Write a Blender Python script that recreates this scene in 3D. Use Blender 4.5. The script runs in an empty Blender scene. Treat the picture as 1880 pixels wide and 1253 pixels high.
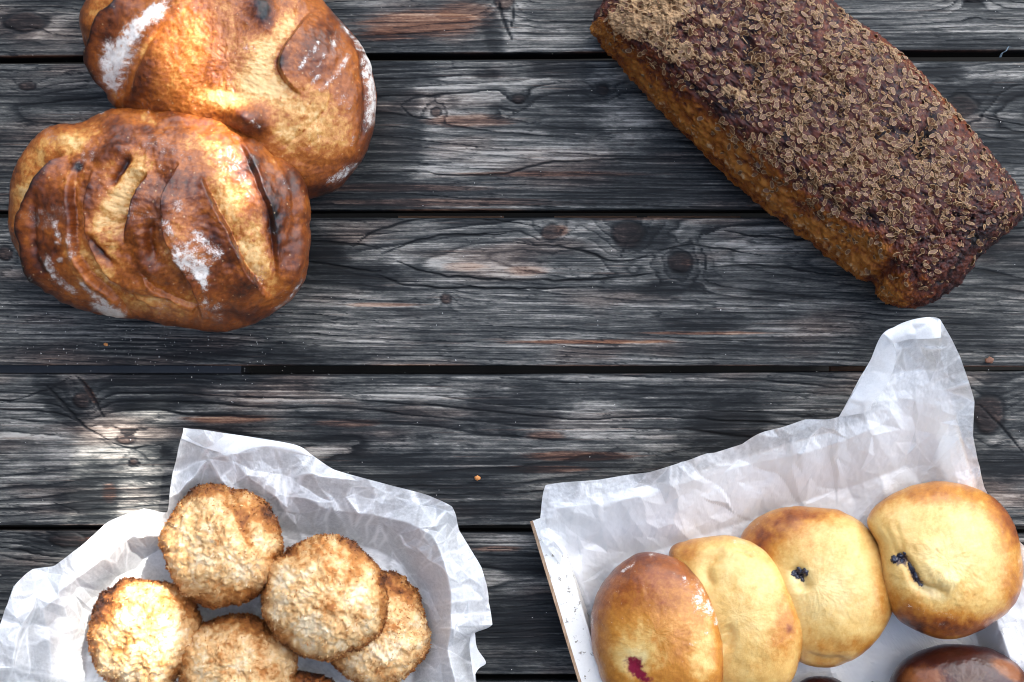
import bpy, math, random
import numpy as np
from mathutils import Vector, geometry
random.seed(7); rng = np.random.default_rng(11)
SC = bpy.context.scene; COL = SC.collection
R_ = math.radians

# ------------------------------------------------------------------ camera, sky, sun, exposure
S = 0.0004; H = 1.10; CX, CY = 940.0, 626.5          # table metres per photo pixel, camera height
cam_d = bpy.data.cameras.new('camera'); cam = bpy.data.objects.new('camera', cam_d); COL.objects.link(cam)
cam.location = (0, 0, H); cam.rotation_euler = (0, 0, 0)
cam_d.sensor_width = 36; cam_d.lens = 36 * H / (1880 * S); cam_d.clip_start = .01; cam_d.clip_end = 900
SC.camera = cam
SUN_EL, SUN_AZ = 50.0, 37.0                            # azimuth: degrees clockwise from +Y
hd = math.cos(R_(SUN_EL))
SV = Vector((math.sin(R_(SUN_AZ)) * hd, math.cos(R_(SUN_AZ)) * hd, math.sin(R_(SUN_EL))))
wd = bpy.data.worlds.new('World'); SC.world = wd; wd.use_nodes = True
wn = wd.node_tree; bg = wn.nodes['Background']
sky = wn.nodes.new('ShaderNodeTexSky'); sky.sky_type = 'NISHITA'; sky.sun_disc = False
sky.sun_elevation = R_(SUN_EL); sky.sun_rotation = R_(SUN_AZ); sky.air_density = .9; sky.dust_density = 2.5
wb = wn.nodes.new('ShaderNodeMix'); wb.data_type = 'RGBA'; wb.blend_type = 'MULTIPLY'; wb.inputs[0].default_value = 1
wb.inputs[7].default_value = (.98, 1, .955, 1)          # the camera's white balance for open shade
wn.links.new(sky.outputs[0], wb.inputs[6]); wn.links.new(wb.outputs[2], bg.inputs[0]); bg.inputs[1].default_value = .15
sd = bpy.data.lights.new('sun', 'SUN'); sd.energy = 2.4; sd.angle = R_(.5); sd.color = (1, .97, .93)
sun = bpy.data.objects.new('sun', sd); COL.objects.link(sun)
sun.rotation_euler = (-SV).to_track_quat('-Z', 'Y').to_euler(); sun.location = SV * 4
SC.view_settings.view_transform = 'Standard'; SC.view_settings.look = 'None'
SC.view_settings.exposure = 2.14; SC.view_settings.gamma = 1.0
SC.cycles.max_bounces = 8; SC.cycles.transparent_max_bounces = 12; SC.cycles.use_denoising = True; SC.cycles.use_adaptive_sampling = False; SC.cycles.filter_width = 1.05

# ------------------------------------------------------------------ helpers
def W(px, py, z):
    k = (H - z) / H
    return np.stack([(px - CX) * S * k, (CY - py) * S * k, np.broadcast_to(z, np.shape(px)).astype(float)], -1)

PERM = np.random.default_rng(3).permutation(256); PERM = np.concatenate([PERM, PERM, PERM])
GR = np.random.default_rng(5).normal(size=(256, 3)); GR /= np.linalg.norm(GR, axis=1)[:, None]
def pn(x, y, z=0.0):
    x, y, z = np.broadcast_arrays(np.asarray(x, float), np.asarray(y, float), np.asarray(z, float))
    xi, yi, zi = np.floor(x).astype(int), np.floor(y).astype(int), np.floor(z).astype(int)
    xf, yf, zf = x - xi, y - yi, z - zi
    u, v, w = [t * t * t * (t * (t * 6 - 15) + 10) for t in (xf, yf, zf)]
    out = 0
    for dx in (0, 1):
        for dy in (0, 1):
            for dz in (0, 1):
                h = PERM[(PERM[(PERM[(xi + dx) & 255] + yi + dy) & 255] + zi + dz) & 255]
                g = GR[h]
                d = g[..., 0] * (xf - dx) + g[..., 1] * (yf - dy) + g[..., 2] * (zf - dz)
                out = out + d * (u if dx else 1 - u) * (v if dy else 1 - v) * (w if dz else 1 - w)
    return out * 1.6
def fbm(x, y, z=0.0, o=4, g=.5):
    a, s, t = 1.0, 0.0, 0.0
    for i in range(o):
        s = s + a * pn(x * 2 ** i + 17.3 * i, y * 2 ** i - 9.1 * i, z * 2 ** i + 5.7 * i); t += a; a *= g
    return s / t
def sst(a, b, x):
    t = np.clip((x - a) / (b - a), 0, 1); return t * t * (3 - 2 * t)
def blob(px, py, cx, cy, rx, ry, ang=0.0):
    c, s = math.cos(R_(ang)), math.sin(R_(ang))
    dx, dy = px - cx, py - cy
    return np.exp(-(((dx * c + dy * s) / rx) ** 2 + ((-dx * s + dy * c) / ry) ** 2))
def crom(pts, n, closed=False):
    P = np.asarray(pts, float)
    if closed: Q = np.concatenate([P[-1:], P, P[:2]]); m = len(P)
    else: Q = np.concatenate([2 * P[:1] - P[1:2], P, 2 * P[-1:] - P[-2:-1]]); m = len(P) - 1
    t = np.linspace(0, m, n, endpoint=not closed); i = np.minimum(t.astype(int), m - 1); f = (t - i)[:, None]
    a, b, c, d = Q[i], Q[i + 1], Q[i + 2], Q[i + 3]
    return .5 * (2 * b + (c - a) * f + (2 * a - 5 * b + 4 * c - d) * f ** 2 + (3 * b - a - 3 * c + d) * f ** 3)
def stroke(px, py, pts, n=30):
    """signed distance (positive on the right of a downward stroke) and 0..1 position along it"""
    P = crom(pts, n); best = np.full(px.shape, 1e9); sg = np.zeros(px.shape); uu = np.zeros(px.shape)
    for i in range(n - 1):
        a, b = P[i], P[i + 1]; ab = b - a; L = ab @ ab + 1e-9
        t = np.clip(((px - a[0]) * ab[0] + (py - a[1]) * ab[1]) / L, 0, 1)
        d = np.hypot(px - a[0] - t * ab[0], py - a[1] - t * ab[1]); m = d < best
        best = np.where(m, d, best); uu = np.where(m, (i + t) / (n - 1), uu)
        cr = -(ab[0] * (py - a[1]) - ab[1] * (px - a[0])); sg = np.where(m, np.where(cr >= 0, 1., -1.), sg)
    return best * sg, uu

def make_mesh(name, V, quads=None, tris=None, mask=None, smooth=True, mats=(), midx=None):
    me = bpy.data.meshes.new(name); V = np.asarray(V, np.float32)
    q = np.zeros((0, 4), int) if quads is None else np.asarray(quads, int)
    t = np.zeros((0, 3), int) if tris is None else np.asarray(tris, int)
    nq, nt = len(q), len(t)
    me.vertices.add(len(V)); me.vertices.foreach_set('co', V.ravel())
    loops = np.concatenate([q.ravel(), t.ravel()]).astype(np.int32)
    me.loops.add(len(loops)); me.loops.foreach_set('vertex_index', loops)
    me.polygons.add(nq + nt)
    st = np.concatenate([np.arange(nq) * 4, nq * 4 + np.arange(nt) * 3]).astype(np.int32)
    me.polygons.foreach_set('loop_start', st)
    me.polygons.foreach_set('use_smooth', np.full(nq + nt, smooth))
    for m in mats: me.materials.append(m)
    if midx is not None: me.polygons.foreach_set('material_index', np.asarray(midx, np.int32))
    me.update(calc_edges=True)
    if mask is not None:
        a = me.attributes.new('mask', 'FLOAT_COLOR', 'POINT')
        M = np.ones((len(V), 4), np.float32); M[:, :mask.shape[1]] = mask
        a.data.foreach_set('color', M.ravel())
    return me
def link(name, me, parent=None, loc=None):
    o = bpy.data.objects.new(name, me); COL.objects.link(o)
    if loc is not None: o.location = loc
    if parent is not None: o.parent = parent
    return o
def tag(o, label=None, cat=None, group=None, kind=None):
    for k, v in (('label', label), ('category', cat), ('group', group), ('kind', kind)):
        if v: o[k] = v
    return o
def empty(name, loc):
    o = bpy.data.objects.new(name, None); COL.objects.link(o); o.location = loc; o.empty_display_size = .02; return o
def grid_quads(M, N, wrap=True, off=0):
    i = np.arange(M - 1)[:, None]; j = np.arange(N if wrap else N - 1)[None, :]; j2 = (j + 1) % N
    return (np.stack([i * N + j, (i + 1) * N + j, (i + 1) * N + j2, i * N + j2], -1).reshape(-1, 4) + off)
def grid_normals(P, wrap=True):
    du = np.gradient(P, axis=0)
    dv = (np.roll(P, -1, 1) - np.roll(P, 1, 1)) if wrap else np.gradient(P, axis=1)
    n = np.cross(du, dv); n /= np.linalg.norm(n, axis=-1)[..., None] + 1e-12
    return n

# ------------------------------------------------------------------ material helper
class MT:
    def __init__(s, name):
        s.m = bpy.data.materials.new(name); s.m.use_nodes = True; s.t = s.m.node_tree
        s.b = s.t.nodes['Principled BSDF']; s.out = s.t.nodes['Material Output']
    def n(s, ty, ins=None, **pr):
        nd = s.t.nodes.new(ty)
        for k, v in pr.items(): setattr(nd, k, v)
        for k, v in (ins or {}).items():
            if hasattr(v, 'is_output'): s.t.links.new(v, nd.inputs[k])
            else: nd.inputs[k].default_value = v
        return nd
    def math(s, op, a, b=0.0, c=None, clamp=False):
        d = {0: a, 1: b}
        if c is not None: d[2] = c
        return s.n('ShaderNodeMath', d, operation=op, use_clamp=clamp).outputs[0]
    def mix(s, f, a, b, bl='MIX'):
        nd = s.n('ShaderNodeMix', None, data_type='RGBA', blend_type=bl)
        for k, v in ((0, f), (6, a), (7, b)):
            if hasattr(v, 'is_output'): s.t.links.new(v, nd.inputs[k])
            else: nd.inputs[k].default_value = v if k == 0 else (tuple(v) + (1,))[:4]
        return nd.outputs[2]
    def ramp(s, f, stops, interp='LINEAR'):
        nd = s.n('ShaderNodeValToRGB', {0: f}); cr = nd.color_ramp; cr.interpolation = interp
        while len(cr.elements) < len(stops): cr.elements.new(.5)
        for e, (p, c) in zip(cr.elements, stops): e.position = p; e.color = tuple(c) + (1,)
        return nd.outputs[0]
    def coord(s): return s.n('ShaderNodeTexCoord').outputs['Object']
    def noise(s, sc, det=3, rough=.5, vec=None, stretch=None, dist=0.0):
        v = vec or s.coord()
        if stretch: v = s.n('ShaderNodeMapping', {0: v, 3: stretch}).outputs[0]
        return s.n('ShaderNodeTexNoise', {'Vector': v, 'Scale': sc, 'Detail': det, 'Roughness': rough, 'Distortion': dist}).outputs[0]
    def mask(s):
        a = s.n('ShaderNodeAttribute', None, attribute_name='mask')
        return s.n('ShaderNodeSeparateColor', {0: a.outputs[0]}).outputs
    def bump(s, h, st, dist, prev=None):
        d = {'Height': h, 'Strength': st, 'Distance': dist}
        if prev is not None: d['Normal'] = prev
        return s.n('ShaderNodeBump', d).outputs[0]
    def set(s, **kw):
        for k, v in kw.items():
            k = k.replace('_', ' ')
            if hasattr(v, 'is_output'): s.t.links.new(v, s.b.inputs[k])
            else: s.b.inputs[k].default_value = v if not isinstance(v, tuple) else (v + (1,))[:4] if len(v) == 3 and 'Radius' not in k else v
        return s.m

def wood_mat():
    t = MT('weathered_wood'); r, g, b = t.mask()[:3]
    fib = t.noise(60, 6, .7, stretch=(1, 13, 4)); spk = t.noise(700, 4, .75, stretch=(.4, 1.5, 1))
    tone = t.math('ADD', r, t.math('MULTIPLY_ADD', fib, .60, -.30))
    tone = t.math('ADD', tone, t.math('MULTIPLY_ADD', spk, .50, -.25), clamp=True)
    c = t.ramp(tone, [(0, (.0015, .0023, .0030)), (.22, (.0058, .0074, .0086)), (.42, (.0225, .0245, .0250)), (.62, (.068, .069, .065)), (.8, (.165, .157, .142)), (1, (.34, .32, .285))])
    wc = t.ramp(tone, [(0, (.005, .003, .0025)), (.35, (.028, .010, .006)), (.65, (.16, .070, .038)), (1, (.42, .25, .15))])
    c = t.mix(g, c, wc)
    bn = t.bump(fib, .35, .0006); bn = t.bump(spk, .35, .0003, bn)
    return t.set(Base_Color=c, Roughness=t.math('MULTIPLY_ADD', spk, .3, .45), Specular_IOR_Level=.20, Normal=bn)

def bread_mat(name, stops, rough=.42, coat=.25, nscale=260, namp=.2, floury=(.80, .76, .70), fill=(.22, .004, .030), spots=0.0, sss=0.0, bumpd=.0004, fine=1400, fib=0.0, spec=.38, spotcol=(.8, .55, .3)):
    t = MT(name); r, g, b = t.mask()[:3]
    n1 = t.noise(nscale, 5, .6); n2 = t.noise(fine, 5, .75); n3 = t.noise(70, 3, .5)
    bk = t.math('ADD', r, t.math('MULTIPLY_ADD', n1, namp, -namp / 2))
    bk = t.math('ADD', bk, t.math('MULTIPLY_ADD', n2, namp * 1.0, -namp * .5))
    bk = t.math('ADD', bk, t.math('MULTIPLY_ADD', n3, namp * .7, -namp * .35), clamp=True)
    c = t.ramp(bk, stops)
    if spots:
        vo = t.n('ShaderNodeTexVoronoi', {'Vector': t.coord(), 'Scale': 190}, feature='F1').outputs[0]
        sp = t.math('MULTIPLY', t.math('LESS_THAN', t.math('ADD', vo, t.math('MULTIPLY', n1, .35)), .32), t.math('GREATER_THAN', n1, .50))
        c = t.mix(t.math('MULTIPLY', sp, spots), c, spotcol)
    fl = t.math('MULTIPLY', t.math('SUBTRACT', t.math('ADD', t.math('MULTIPLY', g, 1.15), t.math('ADD', t.math('MULTIPLY', n2, 2.8), t.math('MULTIPLY', n1, 1.3))), 2.60), 1.9, clamp=True)
    c = t.mix(t.math('MULTIPLY', fl, .88), c, floury)
    c = t.mix(b, c, fill)
    bn = t.bump(n2, .55, bumpd); bn = t.bump(n1, .5, bumpd * 2.2, bn)
    if fib:
        f = t.noise(500, 5, .7, dist=1.5); bn = t.bump(f, fib, bumpd, bn)
    rg = t.math('MULTIPLY_ADD', fl, .4, t.math('MULTIPLY_ADD', n2, .25, rough - .12), clamp=True)
    kw = dict(Base_Color=c, Roughness=rg, Coat_Weight=t.math('MULTIPLY', t.math('SUBTRACT', 1.0, fl), coat), Coat_Roughness=.28, Specular_IOR_Level=spec, Normal=bn)
    if sss:
        kw['Subsurface_Weight'] = sss; t.b.inputs['Subsurface Radius'].default_value = (1, .55, .3); kw['Subsurface_Scale'] = .004
    return t.set(**kw)

def paper_mat():
    t = MT('greaseproof_paper'); cr_ = t.mask()[0]; n = t.noise(420, 5, .75); n2 = t.noise(2600, 3, .7)
    t.t.nodes.remove(t.b)
    bn = t.bump(n2, .25, .0002); bn = t.bump(n, .18, .0006, bn)
    col = t.ramp(n, [(.3, (.93, .93, .925)), (.7, (.965, .965, .96))])
    d = t.n('ShaderNodeBsdfDiffuse', {'Color': col, 'Normal': bn}).outputs[0]
    tr = t.n('ShaderNodeBsdfTranslucent', {'Color': (.93, .94, .95, 1), 'Normal': bn}).outputs[0]
    gl = t.n('ShaderNodeBsdfGlossy', {'Color': (1, 1, 1, 1), 'Roughness': .38, 'Normal': bn}).outputs[0]
    tp = t.n('ShaderNodeBsdfTransparent', {'Color': (.93, .95, .97, 1)}).outputs[0]
    a = t.n('ShaderNodeMixShader', {0: .30, 1: d, 2: tr}).outputs[0]
    tf = t.math('MULTIPLY_ADD', n, .60, .12)
    tf = t.math('MULTIPLY_ADD', n2, .40, t.math('SUBTRACT', tf, .20), clamp=True)
    tf = t.math('MULTIPLY', tf, t.math('SUBTRACT', 1.0, t.math('MULTIPLY', cr_, .85)), clamp=True)
    a = t.n('ShaderNodeMixShader', {0: tf, 1: a, 2: tp}).outputs[0]
    fr = t.math('MULTIPLY_ADD', t.math('POWER', t.n('ShaderNodeLayerWeight', {0: .5, 'Normal': bn}).outputs[1], 3.0), .25, .05)
    a = t.n('ShaderNodeMixShader', {0: t.math('MULTIPLY', fr, .8), 1: a, 2: gl}).outputs[0]
    t.t.links.new(a, t.out.inputs[0]); return t.m

def simple_mat(name, col, rough=.6, nsc=0, namp=.3, bumpd=0, **kw):
    t = MT(name); c = col
    if nsc:
        n = t.noise(nsc, 4, .65); c = t.mix(n, tuple(v * (1 - namp) for v in col), tuple(min(1, v * (1 + namp)) for v in col))
        if bumpd: kw['Normal'] = t.bump(n, .6, bumpd)
    return t.set(Base_Color=c, Roughness=rough, **kw)

CRUST = [(0, (.76, .48, .20)), (.16, (.60, .29, .075)), (.36, (.365, .100, .0125)), (.58, (.165, .036, .0045)), (.80, (.055, .010, .0025)), (1, (.005, .0035, .003))]
M_wood = wood_mat(); M_paper = paper_mat()
M_crust = bread_mat('wheat_crust', CRUST, rough=.38, coat=.32, namp=.42, spots=.35, fib=.7)
M_rye = bread_mat('rye_crust', [(0, (.38, .145, .024)), (.25, (.26, .075, .009)), (.45, (.13, .030, .010)), (.65, (.078, .019, .013)), (.85, (.022, .009, .010)), (1, (.005, .003, .004))],
                  rough=.42, coat=.12, spec=.25, nscale=420, namp=.46, floury=(.46, .29, .15), bumpd=.0008, fine=1500, spots=.3, spotcol=(.42, .2, .1))
M_coco = bread_mat('toasted_coconut', [(0, (.88, .70, .45)), (.22, (.76, .475, .21)), (.45, (.49, .195, .046)), (.7, (.27, .085, .018)), (1, (.05, .014, .006))],
                   rough=.6, coat=0, nscale=300, namp=.20, sss=.15, bumpd=.0007, fine=1800)
BUNR = [(0, (.80, .61, .27)), (.22, (.73, .46, .145)), (.42, (.53, .215, .030)), (.65, (.28, .072, .008)), (.8, (.14, .03, .006)), (1, (.05, .01, .004))]
M_bun = bread_mat('milk_bun_crust', BUNR,
                  rough=.38, coat=.4, nscale=170, namp=.13, sss=.10, bumpd=.00045, fine=1000, spots=.12, spotcol=(.85, .7, .45))
M_bunb = bread_mat('berry_bun_crust', BUNR, rough=.38, coat=.4, nscale=170, namp=.13, sss=.10, bumpd=.00045, fine=1000, spots=.12, spotcol=(.85, .7, .45), fill=(.035, .016, .03))
M_dark = bread_mat('dark_glazed_crust', [(0, (.22, .07, .018)), (.45, (.05, .010, .005)), (1, (.012, .004, .004))], rough=.32, coat=.35, nscale=90, namp=.4, bumpd=.0002, fine=900)

# ------------------------------------------------------------------ the ground under the table and unseen blockers added to shape the light
gm = simple_mat('dark_paving', (.006, .006, .006), .95, 12, .4, Specular_IOR_Level=0.0)
g = link('ground', make_mesh('ground', [(-300, -300, -.74), (300, -300, -.74), (300, 300, -.74), (-300, 300, -.74)], [(0, 1, 2, 3)], mats=[gm])); tag(g, kind='structure')

tscr = MT('screen_cloth'); tscr.t.nodes.remove(tscr.b)
d_ = tscr.n('ShaderNodeBsdfDiffuse', {'Color': (.75, .75, .74, 1)}).outputs[0]; t_ = tscr.n('ShaderNodeBsdfTranslucent', {'Color': (.92, .90, .86, 1)}).outputs[0]
tscr.t.links.new(tscr.n('ShaderNodeMixShader', {0: .7, 1: d_, 2: t_}).outputs[0], tscr.out.inputs[0])
ZC = 1.32
wm = simple_mat('dark_blocker', (.03, .028, .026), .85, 8, .3)
for nm, bx in (('near_sky_blocker', (-3.2, -1.75, 4.0, -1.55)), ('left_sky_blocker', (-2.35, -1.5, -2.15, 2.2))):  # unseen dark panels added to cut sky light from two sides
    x0_, y0_, x1_, y1_ = bx; V_ = [(x, y, z) for z in (-.738, 3.4) for x, y in ((x0_, y0_), (x1_, y0_), (x1_, y1_), (x0_, y1_))]
    o_ = link(nm, make_mesh(nm, V_, [(0, 3, 2, 1), (4, 5, 6, 7), (0, 1, 5, 4), (1, 2, 6, 5), (2, 3, 7, 6), (3, 0, 4, 7)], mats=[wm], smooth=False))
    tag(o_, 'dark panel added out of view to block sky light from the near side' if nm == 'near_sky_blocker' else 'dark panel added out of view to block sky light from the left', 'light blocker')
def up(x, y): return Vector(W(np.array(float(x)), np.array(float(y)), 0.0)) + SV * (ZC / SV.z)
slitA = [up(*p) for p in [(150, 790), (304, 737), (268, 1340), (70, 1340)]]
slitB = [up(*p) for p in [(205, 235), (300, 205), (398, 560), (350, 592)]]
cc = SV * (ZC / SV.z); x0, x1, y0, y1 = cc.x - .62, cc.x + .75, cc.y - .50, cc.y + .70; ym = up(0, 600).y
CV, CF = [], []
for (ya, yb, sl) in ((y1, ym, slitB), (ym, y0, slitA)):
    n0 = len(CV); CV += [(x0, ya, ZC), (x1, ya, ZC), (x1, yb, ZC), (x0, yb, ZC)] + [tuple(v) for v in sl]
    CF += [tuple(n0 + k for k in f) for f in ((0, 1, 5, 4), (1, 2, 6, 5), (2, 3, 7, 6), (3, 0, 4, 7))]
screen = link('slit_light_screen', make_mesh('slit_light_screen', CV, CF, mats=[tscr.m], smooth=False))  # unseen slitted sheet added to soften the sun and shape its patches
tag(screen, 'white translucent light screen with two slits, added above the table out of view', 'light screen')

# ------------------------------------------------------------------ the table
table = empty('wooden_table', (0, 0, -.74))
tag(table, 'weathered grey plank table under all the breads and pastries', 'table')
def lin(a, b, c):
    return lambda x: np.interp(x, [-800, 0, 900, 1880, 2700], [2 * a - b if False else a, a, b, c, c])
def plank(top, bot, seed, A, yc, w, s, knots, dark, light, rust, cracks, fine=True, mild=.0, th=.026, gaze=1.0):
    xs = np.concatenate([np.linspace(-800, -40, 40, endpoint=False), np.arange(-40, 1925, 3.6 if fine else 14), np.linspace(1925, 2700, 40)])
    yt, yb = top(xs), bot(xs); hgt = float(np.mean(yb - yt)); ny = int(hgt / (1.55 if fine else 7))
    v = np.concatenate([[0, 0, 0.0, .0012], np.linspace(.006, .994, ny), [.9988, 1, 1, 1]])
    zz = np.concatenate([[-th, -th * .5, -.0022, -.0007], np.zeros(ny), [-.0007, -.0022, -th * .5, -th]])
    X = np.broadcast_to(xs, (len(v), len(xs))); Y = yt + (yb - yt) * v[:, None]
    wav = fbm(X / 300, Y * 0 + seed, 3.3, 3) * 2.0                      # slightly uneven plank edges
    Y = Y + wav * np.clip(1 - v * 8, 0, 1)[:, None] * .8 + wav * np.clip(v * 8 - 7, 0, 1)[:, None] * -.8
    warp = fbm(X / 620, Y / 150, seed, 3) * 1.5 + fbm(X / 130, Y / 45, seed + 9, 3) * .35
    Rr = A * np.sqrt((Y - yc) ** 2 + w * w) + s * X + warp
    kd = np.zeros(X.shape); kr = np.zeros(X.shape)
    for (kx, ky, r, K, ax) in knots:
        d = np.sqrt(((X - kx) / (r * ax)) ** 2 + ((Y - ky) / r) ** 2) * (1 + .16 * pn(X / r, Y / r, seed + kx))
        Rr = Rr + K * np.exp(-(d / 2.0) ** 2)
        core = sst(1.1, .75, d); kd = np.maximum(kd, core); kr = np.maximum(kr, np.exp(-((d - 1.0) / .14) ** 2))
    p = Rr - np.floor(Rr); i = np.floor(Rr)
    hsh = np.abs(np.modf(np.sin(i * 12.9898 + seed) * 43758.5453)[0])
    a = .25 + .75 * hsh; a = a * (.55 + .9 * sst(-.4, .5, pn(X / 170, i * 3.1 + .5, seed)))
    fi1_ = pn(X / 90, i * 1.7, seed + 3)
    gro = (np.exp(-(p / .11) ** 2) + np.exp(-((1 - p) / .07) ** 2)) * a * (.7 + .3 * sst(-.3, .3, fi1_))
    A_loc = A * np.abs(Y - yc) / np.sqrt((Y - yc) ** 2 + w * w)
    fi1 = fbm(X / 420, Y / 2.4 + .6 * Rr, seed + 2, 3, .6); fi2 = fbm(X / 50, Y / 3.4, seed + 4, 3, .6); fi3 = fbm(X / 220, Y / 7, seed + 6, 3)
    tone = .615 + .30 * (p - .45) * a + .50 * fi1 + .26 * fi2 + .36 * fi3 - .40 * gro
    big = fbm(X / 210, Y / 60, seed + 20, 5, .58) + .22 * fi2 + .25 * fi3
    frag = .42 * fbm(X / 34, Y / 8, seed + 31, 5, .68) + .20 * fi2 + .16 * fi1 + .2 * fbm(X / 60, Y / 30, seed + 33, 3)
    dk = sst(.02 - mild, .42 - mild, big) * .62
    for (x, y, rx, ry, st, *an) in dark:
        dk = dk + st * sst(.12, .62, blob(X, Y, x, y, rx * 1.3, ry * 1.3, an[0] if an else 0) + frag)
    lt = np.zeros(X.shape)
    for (x, y, rx, ry, st, *an) in light:
        lt = lt + st * sst(.1, .9, blob(X, Y, x, y, rx * 1.2, ry * 1.2, an[0] if an else 0) * 1.1 + .5 * fbm(X / 44, Y / 7, seed + 41, 5, .65) + .15 * fi1)
    tone = tone + lt * .27 - .33 * np.clip(dk, 0, 1.1)
    ru = np.zeros(X.shape)
    for (x, y, rx, ry, st, *an) in rust:
        ru = ru + st * sst(.25, .7, blob(X, Y, x, y, rx, ry, an[0] if an else 0) + .42 * fbm(X / 60, Y / 3.5, seed + 51, 4, .65))
    ru = ru + .32 * sst(.25, .6, fbm(X / 200, Y / 4, seed + 55, 4, .6)) + .22 * sst(.0, .5, fbm(X / 260, Y / 70, seed + 57, 3))
    tone = tone * (1 - .32 * kd) - .25 * kr + .25 * kd * fbm(X / 7, Y / 5, seed + 61, 4, .6)
    ru = np.maximum(ru, kd * .35)
    disp = -.00055 * gro + .00022 * fi1 + .00012 * fi2 - .0005 * kr + .0003 * kd - .0004 * np.clip(dk, 0, 1)
    for pts, wd_, dep in cracks:
        wob = fbm(X / 40, Y / 40, seed + 71, 3) * 5
        d, u = stroke(X + wob * .4, Y + wob, pts)
        e = np.exp(-(d / (wd_ * (.35 + .65 * np.sin(np.pi * np.clip(u, .02, .98))))) ** 2)
        tone = tone - .6 * e; disp = disp - dep * e
    edge = np.clip(1 - np.minimum(v, 1 - v)[:, None] * hgt / 4.5, 0, 1)
    lit_edge = np.clip(1 - (1 - v)[:, None] * hgt / 3.5, 0, 1)  # paints the fresh lower edge warm and pale, as if catching light
    ru = np.clip(ru + lit_edge * .8 * sst(-.2, .4, pn(X / 160, seed + 7.7, .3)) * gaze, 0, 1)
    tone = tone + .25 * lit_edge * gaze * sst(-.2, .4, pn(X / 160, seed + 7.7, .3)) - .25 * edge
    P = W(X, Y, 0.0); P[..., 2] = zz[:, None] + disp * (zz[:, None] > -.001)
    sidef = (zz < -.003)[:, None]; tone = np.where(sidef, .10, tone); ru = np.where(sidef, .3, ru)
    m = np.stack([np.clip(tone, 0, 1), np.clip(ru, 0, 1), np.clip(dk, 0, 1)], -1).reshape(-1, 3)
    Mn, Nn = X.shape; q = grid_quads(Mn, Nn, False)[:, ::-1][:, ::-1]
    j = np.arange(Nn - 1); qb = np.stack([(Mn - 1) * Nn + j, j, j + 1, (Mn - 1) * Nn + j + 1], -1)
    V = P.reshape(-1, 3) + np.array([0, 0, .74])
    me = make_mesh('plank', V, np.concatenate([q, qb]), mask=m, mats=[M_wood]); return link('plank', me, table)

NO = []
plank(lin(-470, -470, -470), lin(-182, -182, -182), 1.1, 1 / 11, -320, 60, .004, NO, NO, NO, NO, NO, False)
plank(lin(-172, -172, -172), lin(105, 97, 93), 2.3, 1 / 10, -70, 50, .003,
      [(925, -6, 24, 3.2, .8), (1786, -12, 18, 3, 1.3), (45, 40, 18, 2.4, 2.2)],
      [(70, 15, 60, 22, .5, -20), (20, 70, 60, 22, .4), (905, 60, 14, 34, .8, -12), (1350, 60, 120, 60, .4), (1700, 80, 160, 14, .5), (700, 80, 70, 18, .5), (1790, 4, 16, 9, 1.2)],
      [(95, 50, 40, 12, .9, -25), (940, 40, 25, 60, .9), (1010, 70, 60, 20, .5), (1800, 40, 110, 30, .3), (690, 14, 50, 10, .5)],
      [(770, 45, 120, 26, .65), (850, 20, 60, 18, .5), (700, 66, 50, 12, .6)],
      [([(915, 0), (925, 38), (940, 72)], 3, .0012), ([(940, 0), (942, 30), (938, 50)], 2, .0008)])
plank(lin(118, 110, 113), lin(388, 386, 386), 5.7, 1 / 9.5, 205, 75, -.004,
      [(1107, 166, 9, 2.2, 1.2), (952, 182, 9, 1.5, 1.3), (800, 206, 8, 2.0, 1.2), (1765, 195, 20, 3, 1.6), (50, 158, 8, 1.5, 2)],
      [(715, 235, 46, 105, .8), (725, 130, 60, 22, .8), (1030, 128, 48, 13, 1), (895, 137, 18, 8, .9), (1030, 182, 85, 13, .85, -8), (1055, 222, 45, 30, .75), (955, 183, 18, 12, .8),
       (815, 188, 22, 14, .6), (1107, 166, 10, 10, 1.0), (975, 212, 22, 8, .7), (1800, 176, 95, 18, .95), (1730, 133, 36, 12, .9), (1840, 268, 70, 30, .75), (90, 180, 110, 14, .6), (880, 350, 230, 22, .4), (1250, 330, 150, 60, .7), (100, 300, 150, 60, .35), (610, 350, 80, 40, .5)],  # broad blobs beside the seeded and round loaves paint their cast shadows
      [(850, 160, 130, 22, .6), (900, 195, 140, 16, .8), (1000, 275, 160, 22, .6), (1150, 215, 60, 26, .9), (830, 300, 110, 26, .5), (1700, 215, 60, 10, .5), (1830, 140, 60, 10, .6), (150, 215, 60, 16, .5), (1190, 140, 60, 14, .5)],
      [(860, 222, 90, 12, .55), (700, 345, 220, 8, .4), (1000, 320, 200, 5, .5), (800, 372, 250, 8, .4)],
      [([(740, 316), (900, 322), (1010, 300), (1250, 290)], 1.7, .001), ([(735, 193), (760, 178), (800, 175)], 1.5, .0006), ([(735, 193), (760, 215), (800, 220)], 1.5, .0006), ([(1850, 218), (1800, 214), (1880, 232)], 1.4, .0006)])
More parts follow.
